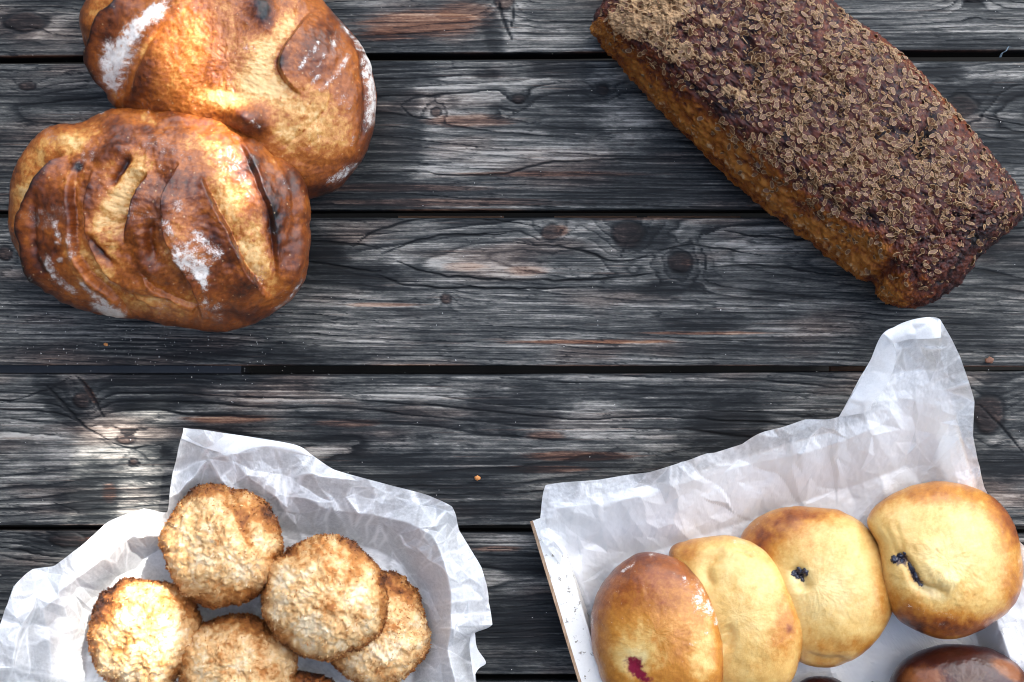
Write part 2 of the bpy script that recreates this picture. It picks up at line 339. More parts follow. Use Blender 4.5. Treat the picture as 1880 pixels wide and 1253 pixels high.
plank(lin(400, 400, 398), lin(671, 672, 674), 9.1, 1 / 8.5, 475, 88, -.0055,
      [(1012, 427, 15, 2.6, 1.3), (1153, 430, 25, 4.2, 1.2), (1250, 482, 20, 4.4, 1.1), (819, 549, 9, 1.7, 1.1), (10, 466, 13, 2.2, 1.0)],
      [(585, 470, 40, 32, .95), (640, 492, 70, 14, .85), (620, 515, 90, 12, .6), (1195, 437, 34, 16, .9), (1153, 428, 26, 22, .25), (1250, 483, 18, 20, .5), (1215, 533, 34, 11, .85), (1130, 530, 30, 8, .5),
       (1290, 592, 60, 14, .85), (1280, 640, 70, 9, .6), (880, 610, 130, 8, .3), (860, 407, 45, 6, .7), (250, 640, 220, 16, .55), (500, 656, 160, 10, .5), (1850, 470, 40, 60, .6), (1560, 640, 200, 12, .4), (1700, 600, 120, 22, .35), (60, 540, 60, 30, .3), (1500, 520, 120, 30, .35)],
      [(840, 487, 90, 16, .8), (960, 497, 60, 15, .9), (900, 560, 260, 5, .9), (700, 545, 80, 5, .9), (640, 618, 100, 9, .6), (700, 455, 50, 14, .5), (1060, 415, 40, 10, .4), (1360, 460, 60, 26, .55), (1000, 632, 300, 5, .4), (1420, 560, 120, 10, .5), (1350, 500, 60, 12, .4)],
      [(850, 490, 45, 9, .35), (970, 497, 40, 10, .35), (1090, 628, 170, 4, .9), (1300, 612, 140, 3, .8), (1030, 424, 16, 12, .6), (1160, 400, 120, 5, .5), (1260, 483, 14, 9, .6), (700, 560, 80, 4, .6)],
      [([(640, 460), (700, 420), (820, 398), (990, 415)], 1.6, .0010), ([(700, 470), (790, 435), (930, 430)], 1.5, .0009), ([(730, 480), (800, 503), (950, 515), (1120, 512), (1210, 500)], 1.8, .0011), ([(690, 505), (760, 525), (900, 530), (1110, 528)], 1.5, .0009),
       ([(950, 447), (1060, 458), (1130, 480), (1200, 470)], 1.5, .0009), ([(560, 440), (690, 452)], 1.8, .001), ([(560, 480), (700, 500)], 1.8, .001), ([(1210, 462), (1280, 450), (1400, 470)], 1.4, .0008), ([(1300, 492), (1400, 488), (1540, 505)], 1.5, .0008),
       ([(1165, 432), (1150, 445), (1140, 470)], 1.2, .0006), ([(1330, 425), (1420, 436), (1560, 440)], 1.8, .001)])
plank(lin(687, 687, 681), lin(965, 966, 968), 14.6, 1 / 12, 830, 85, .0028,
      [(245, 848, 6, 1.6, 1.3), (150, 735, 16, 2.6, 1.0), (1815, 760, 34, 3.2, .9), (230, 807, 9, 1, 2)],
      [(110, 735, 20, 55, .9, -38), (280, 712, 85, 30, .9), (180, 912, 30, 44, 1.1, 25), (130, 925, 26, 18, .6), (560, 700, 200, 12, .4), (700, 775, 110, 20, .65), (760, 860, 130, 24, .85), (950, 752, 70, 28, .95), (1010, 850, 140, 14, .9), (860, 905, 60, 22, .75),
       (1340, 775, 60, 34, .95), (1230, 730, 80, 18, .7), (1420, 830, 90, 30, .9), (580, 800, 60, 12, .6), (1815, 735, 18, 60, .7, 20), (1840, 855, 50, 22, 1.0), (1870, 760, 24, 60, .4), (1050, 720, 120, 10, .5), (420, 780, 60, 30, .4), (60, 830, 22, 12, .3), (280, 830, 25, 8, .7), (285, 890, 25, 12, .5), (640, 940, 200, 14, .4), (960, 930, 120, 20, .55)],
      [(215, 795, 40, 14, .8), (240, 850, 50, 30, .9), (270, 930, 60, 25, .7), (130, 830, 80, 16, .6), (480, 740, 100, 12, .5), (700, 728, 200, 10, .6), (1080, 780, 80, 24, .55), (1180, 830, 60, 18, .8), (900, 715, 120, 8, .5), (1060, 745, 90, 12, .7), (30, 850, 26, 14, .6), (30, 770, 50, 30, .4), (880, 835, 50, 10, .5), (1855, 810, 40, 16, .7), (1820, 920, 50, 16, .6), (560, 830, 60, 8, .5)],
      [(1060, 838, 110, 10, .7), (1010, 862, 80, 8, .6), (420, 770, 90, 8, .7), (640, 778, 70, 8, .5), (1000, 800, 40, 8, .5), (165, 722, 6, 26, .8, -30), (200, 905, 14, 20, .5)],
      [([(140, 690), (165, 720), (190, 765)], 2.5, .0012), ([(84, 708), (110, 735), (150, 778), (200, 808)], 2.0, .0010), ([(205, 812), (240, 822), (300, 815)], 1.4, .0006), ([(1800, 745), (1845, 790), (1878, 830)], 1.8, .001), ([(146, 965), (142, 940), (100, 925)], 1.2, .0005), ([(0, 740), (90, 715), (130, 690)], 1.2, .0005)])
plank(lin(975, 978, 980), lin(1238, 1239, 1240), 21.2, 1 / 8.5, 1060, 60, .003,
      [(125, 992, 14, 2, 2.4)],
      [(125, 992, 60, 13, 1.1), (50, 1010, 20, 5, .8), (960, 1035, 90, 18, .75), (960, 1150, 110, 30, 1.0), (940, 1100, 90, 10, .6), (20, 1080, 60, 30, .6), (60, 985, 60, 6, .3), (1050, 1010, 30, 20, .6), (940, 1220, 120, 14, .6)],
      [(920, 990, 60, 9, 1.0), (60, 975, 60, 8, .6), (900, 1060, 60, 12, .5), (930, 1190, 100, 6, .3)],
      [(165, 995, 24, 10, .8), (915, 1008, 50, 6, .5)], NO, gaze=.3, mild=.12)
plank(lin(1249, 1250, 1252), lin(1530, 1530, 1530), 27.9, 1 / 10, 1400, 60, .004, NO, NO, NO, NO, NO, False)
plank(lin(1541, 1541, 1541), lin(1820, 1820, 1820), 31.9, 1 / 10, 1700, 60, .004, NO, NO, NO, NO, NO, False)

def pxbox(name, x0, x1, y0, y1, z0, z1, mat, parent, zoff=0.0):
    a = W(np.array([x0, x1, x1, x0], float), np.array([y0, y0, y1, y1], float), 0.0)
    V = [(p[0], p[1], z + zoff) for z in (z0, z1) for p in a]
    q = [(0, 1, 2, 3), (7, 6, 5, 4), (4, 5, 1, 0), (5, 6, 2, 1), (6, 7, 3, 2), (7, 4, 0, 3)]
    return link(name, make_mesh(name, V, q, mats=[mat], smooth=False), parent)
m_rail = simple_mat('raw_pine', (.24, .12, .06), .7, 60, .5)
m_sheen = simple_mat('gap_sheen_grey', (.05, .055, .065), .45, 30, .8)
for (a, b) in ((726, 925), (1020, 1175), (1195, 1370)):
    pxbox('batten', a, b, 391, 425, -.034, -.0275, m_rail, table, .74)
pxbox('gap_sheen_bar', -60, 430, 640, 700, -.07, -.0275, m_sheen, table, .74)  # added bar standing in for the sky-lit sheen in this gap
pxbox('batten', 1540, 1700, 650, 712, -.034, -.0275, m_rail, table, .74)

# ------------------------------------------------------------------ breads
def dome(outline, ctr, zt, zr, zb, N=460, M=190, nt=2.25, nb=3.4, tilt=(0, 0), bm=.72, blend=2.0):
    """closed loaf body: photo-pixel outline at the rim, crown height zt, rim height zr, foot zb. returns px, py, z grids"""
    P = crom(outline, N * 6, True); c = np.array(ctr, float)
    th = np.mod(np.arctan2(P[:, 1] - c[1], P[:, 0] - c[0]), 2 * np.pi); r = np.hypot(P[:, 0] - c[0], P[:, 1] - c[1])
    od = np.argsort(th); th, r = th[od], r[od]
    T = np.linspace(0, 2 * np.pi, N, endpoint=False)
    rr = np.interp(T, np.concatenate([th - 2 * np.pi, th, th + 2 * np.pi]), np.tile(r, 3))
    F = np.fft.rfft(rr); F[3:] = 0; rs = np.fft.irfft(F, N)
    ph = np.concatenate([np.linspace(.004, .5, int(M * bm)), np.linspace(.5, .996, M - int(M * bm) + 1)[1:]]) * np.pi
    top = ph <= np.pi / 2
    ex = np.where(top, 2 / nt, 2 / nb)
    rho = np.sin(ph) ** ex; hh = np.abs(np.cos(ph)) ** ex
    w = (rho ** blend)[:, None]; rad = rho[:, None] * (rs * (1 - w) + rr * w)
    px = c[0] + rad * np.cos(T); py = c[1] + rad * np.sin(T)
    z = np.where(top, zr + (zt - zr) * hh, zr - (zr - zb) * hh)[:, None] + 0 * px
    z = z + tilt[0] * (px - c[0]) * S - tilt[1] * (py - c[1]) * S
    return px, py, z, ph
def unroll(px, py, z, ph, ctr):
    """photo-pixel coordinates that keep growing down the sides, so surface texture is not smeared there"""
    k = int(np.argmin(np.abs(ph - np.pi / 2))); dx, dy = px[k] - ctr[0], py[k] - ctr[1]; r = np.hypot(dx, dy); dx, dy = dx / r, dy / r
    P = np.stack([px, py, z / S], -1); d = np.zeros(px.shape); d[k + 1:] = np.cumsum(np.linalg.norm(np.diff(P[k:], axis=0), axis=-1), 0)
    low = (np.arange(len(ph)) > k)[:, None]
    return np.where(low, px[k] + dx * d, px), np.where(low, py[k] + dy * d, py)
def finish(name, px, py, z, disp, masks, mat, parent=None, floor=.0005, spine=False):
    P = W(px, py, z); n = grid_normals(P); n = n * np.where(n[len(n) // 4].mean(0)[2] < 0, -1, 1)
    if spine: n[:6] = n[6]; disp = disp.copy()
    else:
        d2 = (np.roll(disp, 1, 1) + np.roll(disp, -1, 1) + 2 * disp) / 4; disp = d2.copy(); disp[1:-1] = (d2[:-2] + d2[2:] + 2 * d2[1:-1]) / 4
    P = P + n * disp[..., None]; P[-1] = P[-2].mean(0)
    if not spine: P[0] = P[1].mean(0)
    P[..., 2] = np.maximum(P[..., 2], floor)
    n = grid_normals(P); n = n * np.where(n[len(n) // 4].mean(0)[2] < 0, -1, 1)
    M, N = px.shape; V = P.reshape(-1, 3)
    m = np.stack([np.clip(a, 0, 1) for a in masks], -1).reshape(-1, 3)
    org = np.array([V[:, 0].mean(), V[:, 1].mean(), V[:, 2].min()])
    q = grid_quads(M, N)
    me = make_mesh(name, V - org, q, None, mask=m, mats=[mat])
    return link(name, me, parent, loc=tuple(org)), P, n

def fade(u): return np.clip(np.sin(np.pi * np.clip(u, 0, 1)) * 1.6, 0, 1)
class Crust:
    """adds flaps, grooves and flour along strokes, on the loaf's own surface"""
    def __init__(s, px, py, bake, seed):
        s.x = px + 3.5 * fbm(px / 30, py / 30, seed, 3); s.y = py + 3.5 * fbm(px / 30, py / 30, seed + 5, 3)
        s.px, s.py = px, py; s.bake = bake; s.flour = np.zeros(px.shape); s.h = np.zeros(px.shape); s.seed = seed
    def ear(s, pts, side, h=.006, w=26, char=1.0, cw=6, pale=.3, pw=30):
        d, u = stroke(s.x, s.y, pts); d = d * side; e = fade(u) * (np.abs(d) < 120)
        up = np.where(d > 0, np.exp(-np.clip(d, 0, 300) / w), 0) * sst(-3.5, 4, d)
        dn = np.where(d <= 0, np.exp(-np.clip(-d, 0, 300) / (w * .8)), 0)
        s.h += e * (h * up - h * .8 * dn)
        k = np.exp(-((d - 1.5) / cw) ** 2) * (.75 + .5 * fbm(s.px / 12, s.py / 12, s.seed + 8, 3))
        s.bake += e * char * k * .62
        s.bake -= e * pale * np.where(d < -2, np.exp(-np.clip(-d - 2, 0, 300) / pw), 0) * (.8 + .8 * fbm(s.px / 9, s.py / 22, s.seed + 3, 3))
    def groove(s, pts, w=8, dep=.004, char=.4):
        d, u = stroke(s.x, s.y, pts); g = fade(u) * np.exp(-(d / w) ** 2); s.h -= dep * g; s.bake += char * g
    def ridge(s, pts, w=16, hgt=.004, bake=0.0):
        d, u = stroke(s.x, s.y, pts); g = fade(u) * np.exp(-(d / w) ** 2); s.h += hgt * g; s.bake += bake * g
    def fl(s, pts, w=12, a=1.0):
        d, u = stroke(s.x, s.y, pts); s.flour += a * fade(u) * np.exp(-(d / w) ** 2) * (.75 + .9 * fbm(s.px / 9, s.py / 9, s.seed + 12, 4, .7))
    def tone(s, x, y, rx, ry, v, ang=0.0):
        v = v * (1.35 if v < 0 else 1.1)
        s.bake += v * np.clip(blob(s.x, s.y, x, y, rx, ry, ang) * (1 + .6 * fbm(s.px / 16, s.py / 16, s.seed + 21, 3)), 0, 1.3)
    def finefinish(s, a=1.0):
        pale = sst(.42, .12, s.bake)
        fib = fbm((s.px + .5 * s.py) / 22, (s.py - .3 * s.px) / 6.0, s.seed + 60, 2, .6)
        s.bake += a * (pale * .11 * fib + .14 * fbm(s.px / 5.5, s.py / 5.5, s.seed + 61, 2) + .16 * sst(.28, .5, fbm(s.px / 7, s.py / 7, s.seed + 62, 2)) * pale)
        s.h += a * (.0003 * pale * fib + .0004 * fbm(s.px / 7, s.py / 7, s.seed + 61, 2))
        s.flour += a * .35 * sst(.1, .5, fbm(s.px / 60, s.py / 60, s.seed + 63, 2))
    def lump(s, x, y, rx, ry, hgt, ang=0.0):
        s.h += hgt * blob(s.x, s.y, x, y, rx, ry, ang)

# --- back loaf
px, py, z, ph = dome([(148, 20), (152, 70), (170, 130), (206, 192), (262, 238), (350, 282), (440, 330), (510, 366), (560, 368), (622, 345), (665, 292), (690, 215), (689, 150), (666, 85), (622, 30), (590, -2), (545, -70), (430, -118), (300, -115), (200, -60)],
                     (420, 115), .098, .040, .0005, N=520, M=320, nt=2.2)
rx_, ry_ = px, py; px, py = unroll(px, py, z, ph, (420, 115))
sd_ = 3.0; low = sst(.5, .62, ph / np.pi)[:, None]
bk = .41 + .32 * fbm(px / 70, py / 70, sd_, 4) + .10 * fbm(px / 14, py / 14, sd_, 4) + .20 * sst(.36, .5, ph / np.pi)[:, None]
c = Crust(px, py, bk, sd_)
c.ear([(218, -40), (215, 4), (186, 32), (170, 72), (167, 108), (182, 148), (200, 180)], 1, .007, 20, 1.15, 7, .15, 30)
c.tone(168, 20, 22, 50, .05); c.tone(205, 60, 16, 60, .22, 25); c.tone(300, -60, 200, 40, .1)
c.fl([(330, -20), (290, 15), (256, 55), (228, 105), (214, 150), (206, 205)], 15, 1.15)
c.fl([(205, 60), (200, 110), (205, 170)], 13, .95); c.fl([(262, 30), (230, 70), (215, 120)], 14, .8)
c.ear([(318, -20), (282, 45), (246, 92), (226, 132), (214, 200)], -1, .004, 18, .15, 4, .05, 14)
c.tone(250, 150, 18, 60, .22, 20); c.tone(238, 185, 10, 26, .2); c.tone(275, 175, 30, 34, .18); c.tone(285, 70, 14, 34, .12, 20)
c.groove([(232, 195), (238, 150), (262, 90), (300, 40)], 4, .0016, -.22)
c.tone(360, 90, 90, 90, -.06); c.tone(320, 60, 70, 60, -.02); c.tone(360, 60, 30, 20, -.06); c.tone(395, 150, 30, 40, .12); c.tone(300, 120, 30, 20, .06)
# pale torn crumb
c.tone(520, 45, 26, 36, -.30, 20); c.tone(480, 120, 26, 46, -.32, 20); c.tone(500, 160, 34, 26, -.26); c.tone(545, 195, 36, 18, -.20, 20)
c.tone(455, 160, 50, 22, -.22); c.tone(400, 178, 36, 14, -.36, 12); c.tone(430, 195, 40, 10, -.2); c.tone(600, 190, 24, 50, -.12, 20); c.tone(560, 245, 50, 40, -.12); c.tone(520, 240, 30, 26, -.2)
c.tone(610, 260, 30, 40, -.06)
c.lump(480, 20, 26, 34, .006); c.tone(484, 22, 17, 26, .62, -15); c.tone(470, 8, 30, 30, .12)
c.ear([(572, 20), (544, 54), (520, 88), (510, 118), (522, 146), (556, 180)], 1, .0048, 50, .42, 9, .12, 26)
c.tone(514, 112, 10, 14, .42); c.tone(560, 105, 44, 44, .08, -40); c.tone(600, 70, 40, 40, .22); c.tone(590, 130, 40, 30, .14)
c.ear([(545, 178), (600, 150), (632, 112), (648, 85)], -1, .0010, 24, .04, 4, .08, 20)
for pts, w_, a_ in (([(538, 136), (560, 112), (580, 88), (590, 60)], 6, .85), ([(552, 150), (585, 120), (596, 96)], 4, .6), ([(568, 158), (592, 132)], 6, .75), ([(576, 172), (604, 152), (630, 118), (642, 92)], 6, .8), ([(610, 60), (612, 90)], 5, .4),
                    ([(590, -10), (628, 30), (662, 80), (684, 140), (690, 200), (684, 250)], 8, .9), ([(664, 96), (678, 150), (680, 210), (668, 250)], 8, .75), ([(640, 275), (655, 245)], 5, .5), ([(600, 338), (640, 318), (662, 290)], 8, .6), ([(590, 345), (620, 320), (628, 308)], 5, .6), ([(480, 130), (470, 90), (440, 60)], 10, .25)):
    c.fl(pts, w_, a_)
c.tone(668, 190, 16, 90, .18); c.tone(640, 320, 50, 20, .2, -40); c.tone(580, 352, 40, 14, .22)
c.groove([(600, 0), (640, 50), (664, 110), (672, 180), (668, 240), (640, 300)], 5, .0018, .10)
c.groove([(515, 270), (550, 250), (600, 200), (606, 165)], 3, .0012, .05)
c.lump(455, 214, 34, 24, .014, 25); c.tone(455, 212, 32, 22, .36, 25); c.tone(484, 238, 10, 12, .25); c.fl([(462, 215), (484, 236)], 6, .6)
c.tone(450, 170, 30, 8, .18, 15)
c.h += .0022 * fbm(px / 90, py / 90, 7.7, 3) + .0006 * fbm(px / 14, py / 14, 4.4, 2) + .0016 * np.abs(fbm(px / 40, py / 40, 2.2, 3)) * -1
c.finefinish()
loafm = (c.bake * (1 - low) + low * .7, c.flour * (1 - low), 0 * px)
loaf1, LP1, LN1 = finish('wheat_loaf', rx_, ry_, z, c.h * (1 - low), loafm, M_crust)
tag(loaf1, 'round glossy golden-brown wheat loaf lying behind the other, cut off by the top edge', 'bread', 'round wheat loaves')

# --- front loaf
px, py, z, ph = dome([(12, 405), (18, 330), (50, 264), (100, 229), (146, 224), (200, 203), (280, 197), (360, 193), (432, 213), (490, 250), (532, 300), (556, 345), (563, 375), (557, 412), (563, 455), (560, 505), (532, 550), (485, 584), (430, 605), (390, 609), (330, 600), (250, 588), (180, 577), (122, 560), (88, 533), (50, 498), (22, 452)],
                     (290, 400), .112, .050, .0005, N=540, M=320, nt=2.3, tilt=(.07, .10), blend=3)
z = z - .06 * np.clip(np.hypot(px - 290, py - 400) / 280 - 0, 0, 1)[:] * 0
rx_, ry_ = px, py; px, py = unroll(px, py, z, ph, (290, 400))
sd_ = 8.0; low = sst(.5, .62, ph / np.pi)[:, None]; rimf = sst(.34, .5, ph / np.pi)[:, None]
bk = .45 + .36 * fbm(px / 60, py / 60, sd_, 4) + .12 * fbm(px / 13, py / 13, sd_, 4) + .10 * rimf
c = Crust(px, py, bk, sd_)
c.tone(60, 320, 30, 80, -.16, 20); c.tone(120, 255, 50, 20, -.16, -15); c.tone(35, 430, 16, 80, -.10); c.tone(140, 265, 24, 16, -.14)
c.ear([(116, 284), (95, 300), (70, 340), (52, 378), (42, 403), (49, 450), (63, 496), (88, 528), (118, 562)], 1, .010, 32, 1.25, 7, .20, 26)
c.tone(100, 400, 26, 90, .17); c.tone(80, 430, 16, 90, .14); c.groove([(78, 345), (70, 400), (76, 460), (98, 510)], 5, .002, .14)
c.ear([(140, 296), (132, 340), (130, 377), (136, 443), (156, 496), (198, 538), (246, 586)], -1, .005, 22, .22, 5, .22, 20)
c.tone(141, 305, 9, 11, .65); c.tone(160, 360, 16, 40, .14); c.tone(175, 350, 18, 22, .10)
for pts, w_, a_ in (([(100, 400), (112, 435), (108, 450)], 8, .75), ([(128, 420), (132, 450), (142, 478)], 6, .75), ([(88, 455), (102, 490), (128, 528), (150, 545)], 10, .9), ([(118, 468), (118, 480)], 7, .7), ([(140, 498), (165, 530), (205, 565), (240, 584)], 10, 1.0), ([(155, 552), (190, 572), (222, 578)], 8, .9)):
    c.fl(pts, w_, a_)
c.tone(205, 380, 22, 50, -.22, 25); c.tone(250, 308, 20, 28, -.20); c.tone(225, 350, 20, 44, -.20, 30); c.tone(205, 450, 16, 40, -.24, 10); c.tone(180, 420, 12, 30, -.12)
c.groove([(242, 286), (226, 300), (210, 322), (196, 345)], 7, .005, .50)
c.ear([(272, 318), (252, 352), (242, 384), (234, 412), (226, 445)], 1, .010, 44, .85, 8, .14, 34)
c.groove([(162, 425), (172, 448), (188, 470), (214, 492)], 6, .004, .40)
c.tone(176, 340, 26, 20, .12); c.tone(200, 270, 50, 12, .14, -15); c.tone(268, 238, 20, 12, .30); c.tone(220, 230, 50, 14, .10); c.tone(280, 270, 12, 14, .15); c.ridge([(170, 300), (200, 280), (240, 268)], 10, .003, .06)
c.tone(205, 300, 12, 8, -.15); c.tone(262, 222, 40, 10, -.08)
c.tone(300, 380, 40, 60, .17, 10); c.tone(330, 340, 40, 40, .12); c.tone(300, 480, 40, 50, -.02); c.tone(260, 470, 26, 50, .10)
c.groove([(278, 400), (276, 440), (282, 480)], 8, .003, .12); c.ridge([(300, 340), (330, 420), (350, 500)], 34, .006)
c.groove([(170, 500), (220, 530), (280, 552), (340, 560)], 6, .003, -.14)
c.tone(250, 560, 90, 14, -.12, 10); c.ridge([(262, 420), (262, 480), (300, 520)], 16, .004)
for pts, w_, a_ in (([(305, 392), (318, 420), (330, 446)], 9, .9), ([(320, 440), (345, 468), (372, 492), (392, 502)], 20, 1.2), ([(348, 416), (372, 440), (400, 462), (412, 470)], 13, .95), ([(358, 480), (376, 512), (380, 535)], 9, 1.0), ([(380, 536), (376, 560)], 5, .7), ([(330, 370), (338, 392)], 8, .5), ([(396, 555), (404, 565)], 6, .5), ([(290, 300), (300, 318)], 8, .4)):
    c.fl(pts, w_, a_)
c.ear([(372, 320), (382, 350), (402, 392), (420, 422), (450, 489), (474, 520), (500, 552)], -1, .007, 26, .5, 5, .36, 36)
c.tone(400, 440, 14, 50, .22, -28); c.tone(440, 500, 16, 44, .22, -30); c.tone(415, 530, 46, 40, .16); c.tone(440, 575, 70, 16, .14)
c.tone(470, 460, 22, 70, -.18, -22); c.tone(405, 330, 22, 50, -.2, -22); c.tone(450, 420, 14, 30, .12); c.tone(380, 270, 60, 14, -.12, 10); c.tone(455, 300, 16, 30, .1)
c.ear([(440, 258), (460, 300), (480, 350), (498, 400), (507, 461), (510, 531)], 1, .0035, 26, .30, 9, .14, 26)
c.tone(480, 330, 20, 50, .30, -20); c.tone(520, 380, 26, 80, .17); c.tone(500, 400, 12, 40, .2); c.tone(535, 480, 22, 60, .14); c.tone(470, 240, 50, 20, .15, 35); c.tone(330, 215, 60, 12, .1)
c.groove([(490, 258), (520, 310), (536, 370), (538, 440)], 7, .002, .05)
for pts, w_, a_ in (([(500, 300), (520, 340), (540, 360)], 5, .45), ([(530, 370), (528, 410)], 4, .4), ([(555, 500), (530, 545), (490, 580)], 5, .75), ([(180, 207), (196, 204)], 5, .8), ([(268, 208), (276, 210)], 4, .8)):
    c.fl(pts, w_, a_)
c.lump(330, 330, 40, 60, .004, -20)
c.ear([(168, 305), (152, 380), (165, 455), (208, 520), (290, 572)], 1, .0045, 20, .14, 5, .08, 16)
c.ear([(330, 300), (304, 360), (308, 440), (346, 515), (372, 590)], 1, .0065, 34, .22, 6, .10, 26)
c.ear([(255, 500), (300, 545), (370, 570)], -1, .003, 18, .1, 5, .1, 16)
c.ridge([(500, 270), (548, 360), (548, 470), (510, 560)], 16, .004, .06)
c.h += .0030 * fbm(px / 80, py / 80, 9.7, 3) + .0007 * fbm(px / 14, py / 14, 4.9, 2) - .0020 * np.abs(fbm(px / 42, py / 42, 6.2, 3))
c.finefinish()
loafm = (c.bake * (1 - low) + low * .66, c.flour * (1 - low), 0 * px)
loaf2, LP2, LN2 = finish('wheat_loaf', rx_, ry_, z, c.h * (1 - low), loafm, M_crust)
tag(loaf2, 'ridged brown wheat loaf with white flour patches, wholly in view, in front of the other', 'bread', 'round wheat loaves')

# --- seeded rye loaf
root = empty('seeded_rye_loaf', tuple(W(np.array(1480.), np.array(230.), 0.0)))
tag(root, 'long dark purple-brown loaf covered with flat dill seeds, with orange-brown sides', 'bread')
O = crom([(1089, 40), (1096, 72), (1140, 122), (1200, 190), (1300, 290), (1400, 380), (1480, 440), (1560, 500), (1602, 528), (1622, 552), (1655, 562), (1705, 556), (1760, 520), (1800, 470), (1850, 425), (1878, 390), (1868, 345), (1820, 285), (1740, 190), (1650, 95), (1560, 30), (1500, -25), (1420, -110), (1330, -185), (1270, -190), (1210, -130), (1150, -50), (1110, 0)], 900, True)
T_ = crom([(1110, 35), (1130, 66), (1185, 112), (1240, 165), (1340, 255), (1440, 345), (1520, 405), (1590, 455), (1625, 492), (1650, 518), (1672, 530), (1705, 528), (1750, 500), (1790, 458), (1836, 415), (1862, 384), (1852, 345), (1808, 282), (1730, 190), (1642, 100), (1552, 38), (1490, -18), (1410, -100), (1330, -165), (1278, -170), (1222, -118), (1168, -48), (1130, 0)], 900, True)
N = 900; ctr = T_.mean(0); cl0, cl1 = np.array([1230., 0.]), np.array([1740., 415.])   # spine of the top
tt = np.clip(((T_ - cl0) @ (cl1 - cl0)) / ((cl1 - cl0) @ (cl1 - cl0)), 0.04, .96)[:, None]; SP = cl0 + tt * (cl1 - cl0)
rows = []
for k in np.linspace(0.003, 1, 105):
    xy = SP + (T_ - SP) * k; zz = .082 - .010 * k ** 2.2 - .012 * k ** 9
    rows.append(np.concatenate([xy, np.full((N, 1), zz)], 1))
for k in np.linspace(0, 1, 42)[1:]:
    xy = T_ + (O - T_) * np.sin(k * np.pi / 2) ** 1.0; zz = .060 - .045 * k ** 1.15
    rows.append(np.concatenate([xy, np.full((N, 1), zz)], 1))
for k in (.4, .8, 1): rows.append(np.concatenate([O + (ctr - O) * .02 * k, np.full((N, 1), .015 - .0145 * k)], 1))
rows.append(np.concatenate([O + (ctr - O) * .3, np.full((N, 1), .0005)], 1)); rows.append(np.concatenate([O + (ctr - O) * .99, np.full((N, 1), .0005)], 1))
G = np.array(rows); px, py, z = G[..., 0], G[..., 1], G[..., 2]; nr = len(rows)
side = np.zeros(nr); side[105:] = np.linspace(0, 1, nr - 105) ** .6; side = side[:, None] + 0 * px
# the lower-left flank is the orange one
fl_d, fl_u = stroke(px, py, [(1080, 30), (1200, 170), (1400, 350), (1600, 510), (1640, 545)])
flank = np.exp(-(np.clip(fl_d * -1, -30, 400) * 0 + np.abs(fl_d)) / 46)
sd_ = 17.
zp = z / S; lumps = fbm(px / 22, py / 22, sd_ + zp / 22, 4, .6); fine_ = fbm(px / 7, py / 7, sd_ + 2 + zp / 7, 4, .6)
c = Crust(px, py, .67 + .24 * fbm(px / 45, py / 45, sd_ + zp / 45, 4) + .34 * fine_ - .25 * lumps, sd_)
pits = sst(.22, .5, fbm(px / 9, py / 9, 91. + zp / 9, 3)) * (.4 + sst(-.2, .3, fbm(px / 60, py / 60, 93., 3))); c.bake += .4 * pits; c.h -= .0022 * pits
c.bake += .3 * fbm(px / 22, py / 22, 77. + zp / 22, 4, .6) * flank; c.bake -= .56 * np.clip(flank * 1.5 - .30 + .5 * lumps, 0, 1) * (fl_u > .02)
c.tone(1330, 250, 120, 14, -.22, 40); c.tone(1520, 400, 120, 14, -.16, 40); c.tone(1760, 210, 120, 9, -.22, 45); c.tone(1600, 50, 70, 8, -.22, 42); c.tone(1600, 450, 60, 22, -.30, 30)
c.tone(1650, 520, 60, 26, -.06); c.tone(1800, 430, 60, 22, .16, -50); c.tone(1180, 90, 50, 30, .1); c.tone(1350, 200, 60, 40, .12, 40)
c.groove([(1720, 205), (1700, 250), (1690, 280), (1710, 300)], 11, .006, .3); c.groove([(1690, 250), (1640, 240), (1600, 260)], 8, .003, .16)
c.groove([(1340, 20), (1380, 90), (1390, 150), (1370, 200)], 10, .004, .2); c.groove([(1440, 300), (1500, 350), (1560, 395), (1640, 400)], 9, .0035, .15)
c.groove([(1645, 470), (1628, 495), (1606, 515), (1595, 530)], 13, .005, .35); c.lump(1655, 535, 42, 20, .003, 30); c.groove([(1500, 120), (1560, 170), (1600, 200)], 9, .003, .1)
c.groove([(1240, 130), (1290, 190), (1330, 240)], 8, .003, .15)
crm = np.zeros(px.shape)
for (x, y, rx, ry, st) in [(1190, 18, 46, 40, 1), (1215, 75, 24, 34, 1), (1245, 20, 40, 26, .9), (1160, 60, 30, 24, .7), (1130, 40, 20, 20, .8), (1250, 95, 16, 24, .6), (1310, 40, 26, 16, .9), (1235, 150 - 40, 14, 14, .5), (1262, 88, 14, 16, .8), (1290, 105, 26, 14, .8), (1395, 70, 30, 16, .6), (1410, 25, 20, 12, .5), (1330, 110, 30, 12, .5), (1350, 170, 28, 12, .8),
                           (1370, 185, 22, 12, .7), (1335, 165, 16, 10, .8), (1290, 175, 14, 9, .6), (1425, 255, 14, 9, .8), (1160, 5, 40, 14, .7), (1380, 130, 16, 10, .4), (1300, -40, 120, 40, .6)]:
    crm += st * blob(px, py, x, y, rx, ry)
rough_ = fbm(px / 8, py / 8, sd_ + 30 + zp / 8, 4, .7)
crm = np.maximum(crm, .62 * np.exp(-((fl_d + 3) / 9) ** 2) * sst(.12, .3, fl_u))      # meal stuck along the foot
crm = sst(.50, .80, crm + .75 * rough_)
c.h += .0038 * lumps + .0020 * fine_ - .0022 * sst(.25, .5, -lumps) + crm * (.0013 + .0012 * rough_)
low = sst(.80, .98, side)
c.flour = crm * (1 - low)
stripe = fbm((px + py) / 60, (px - py) / 8, 3.1, 3)
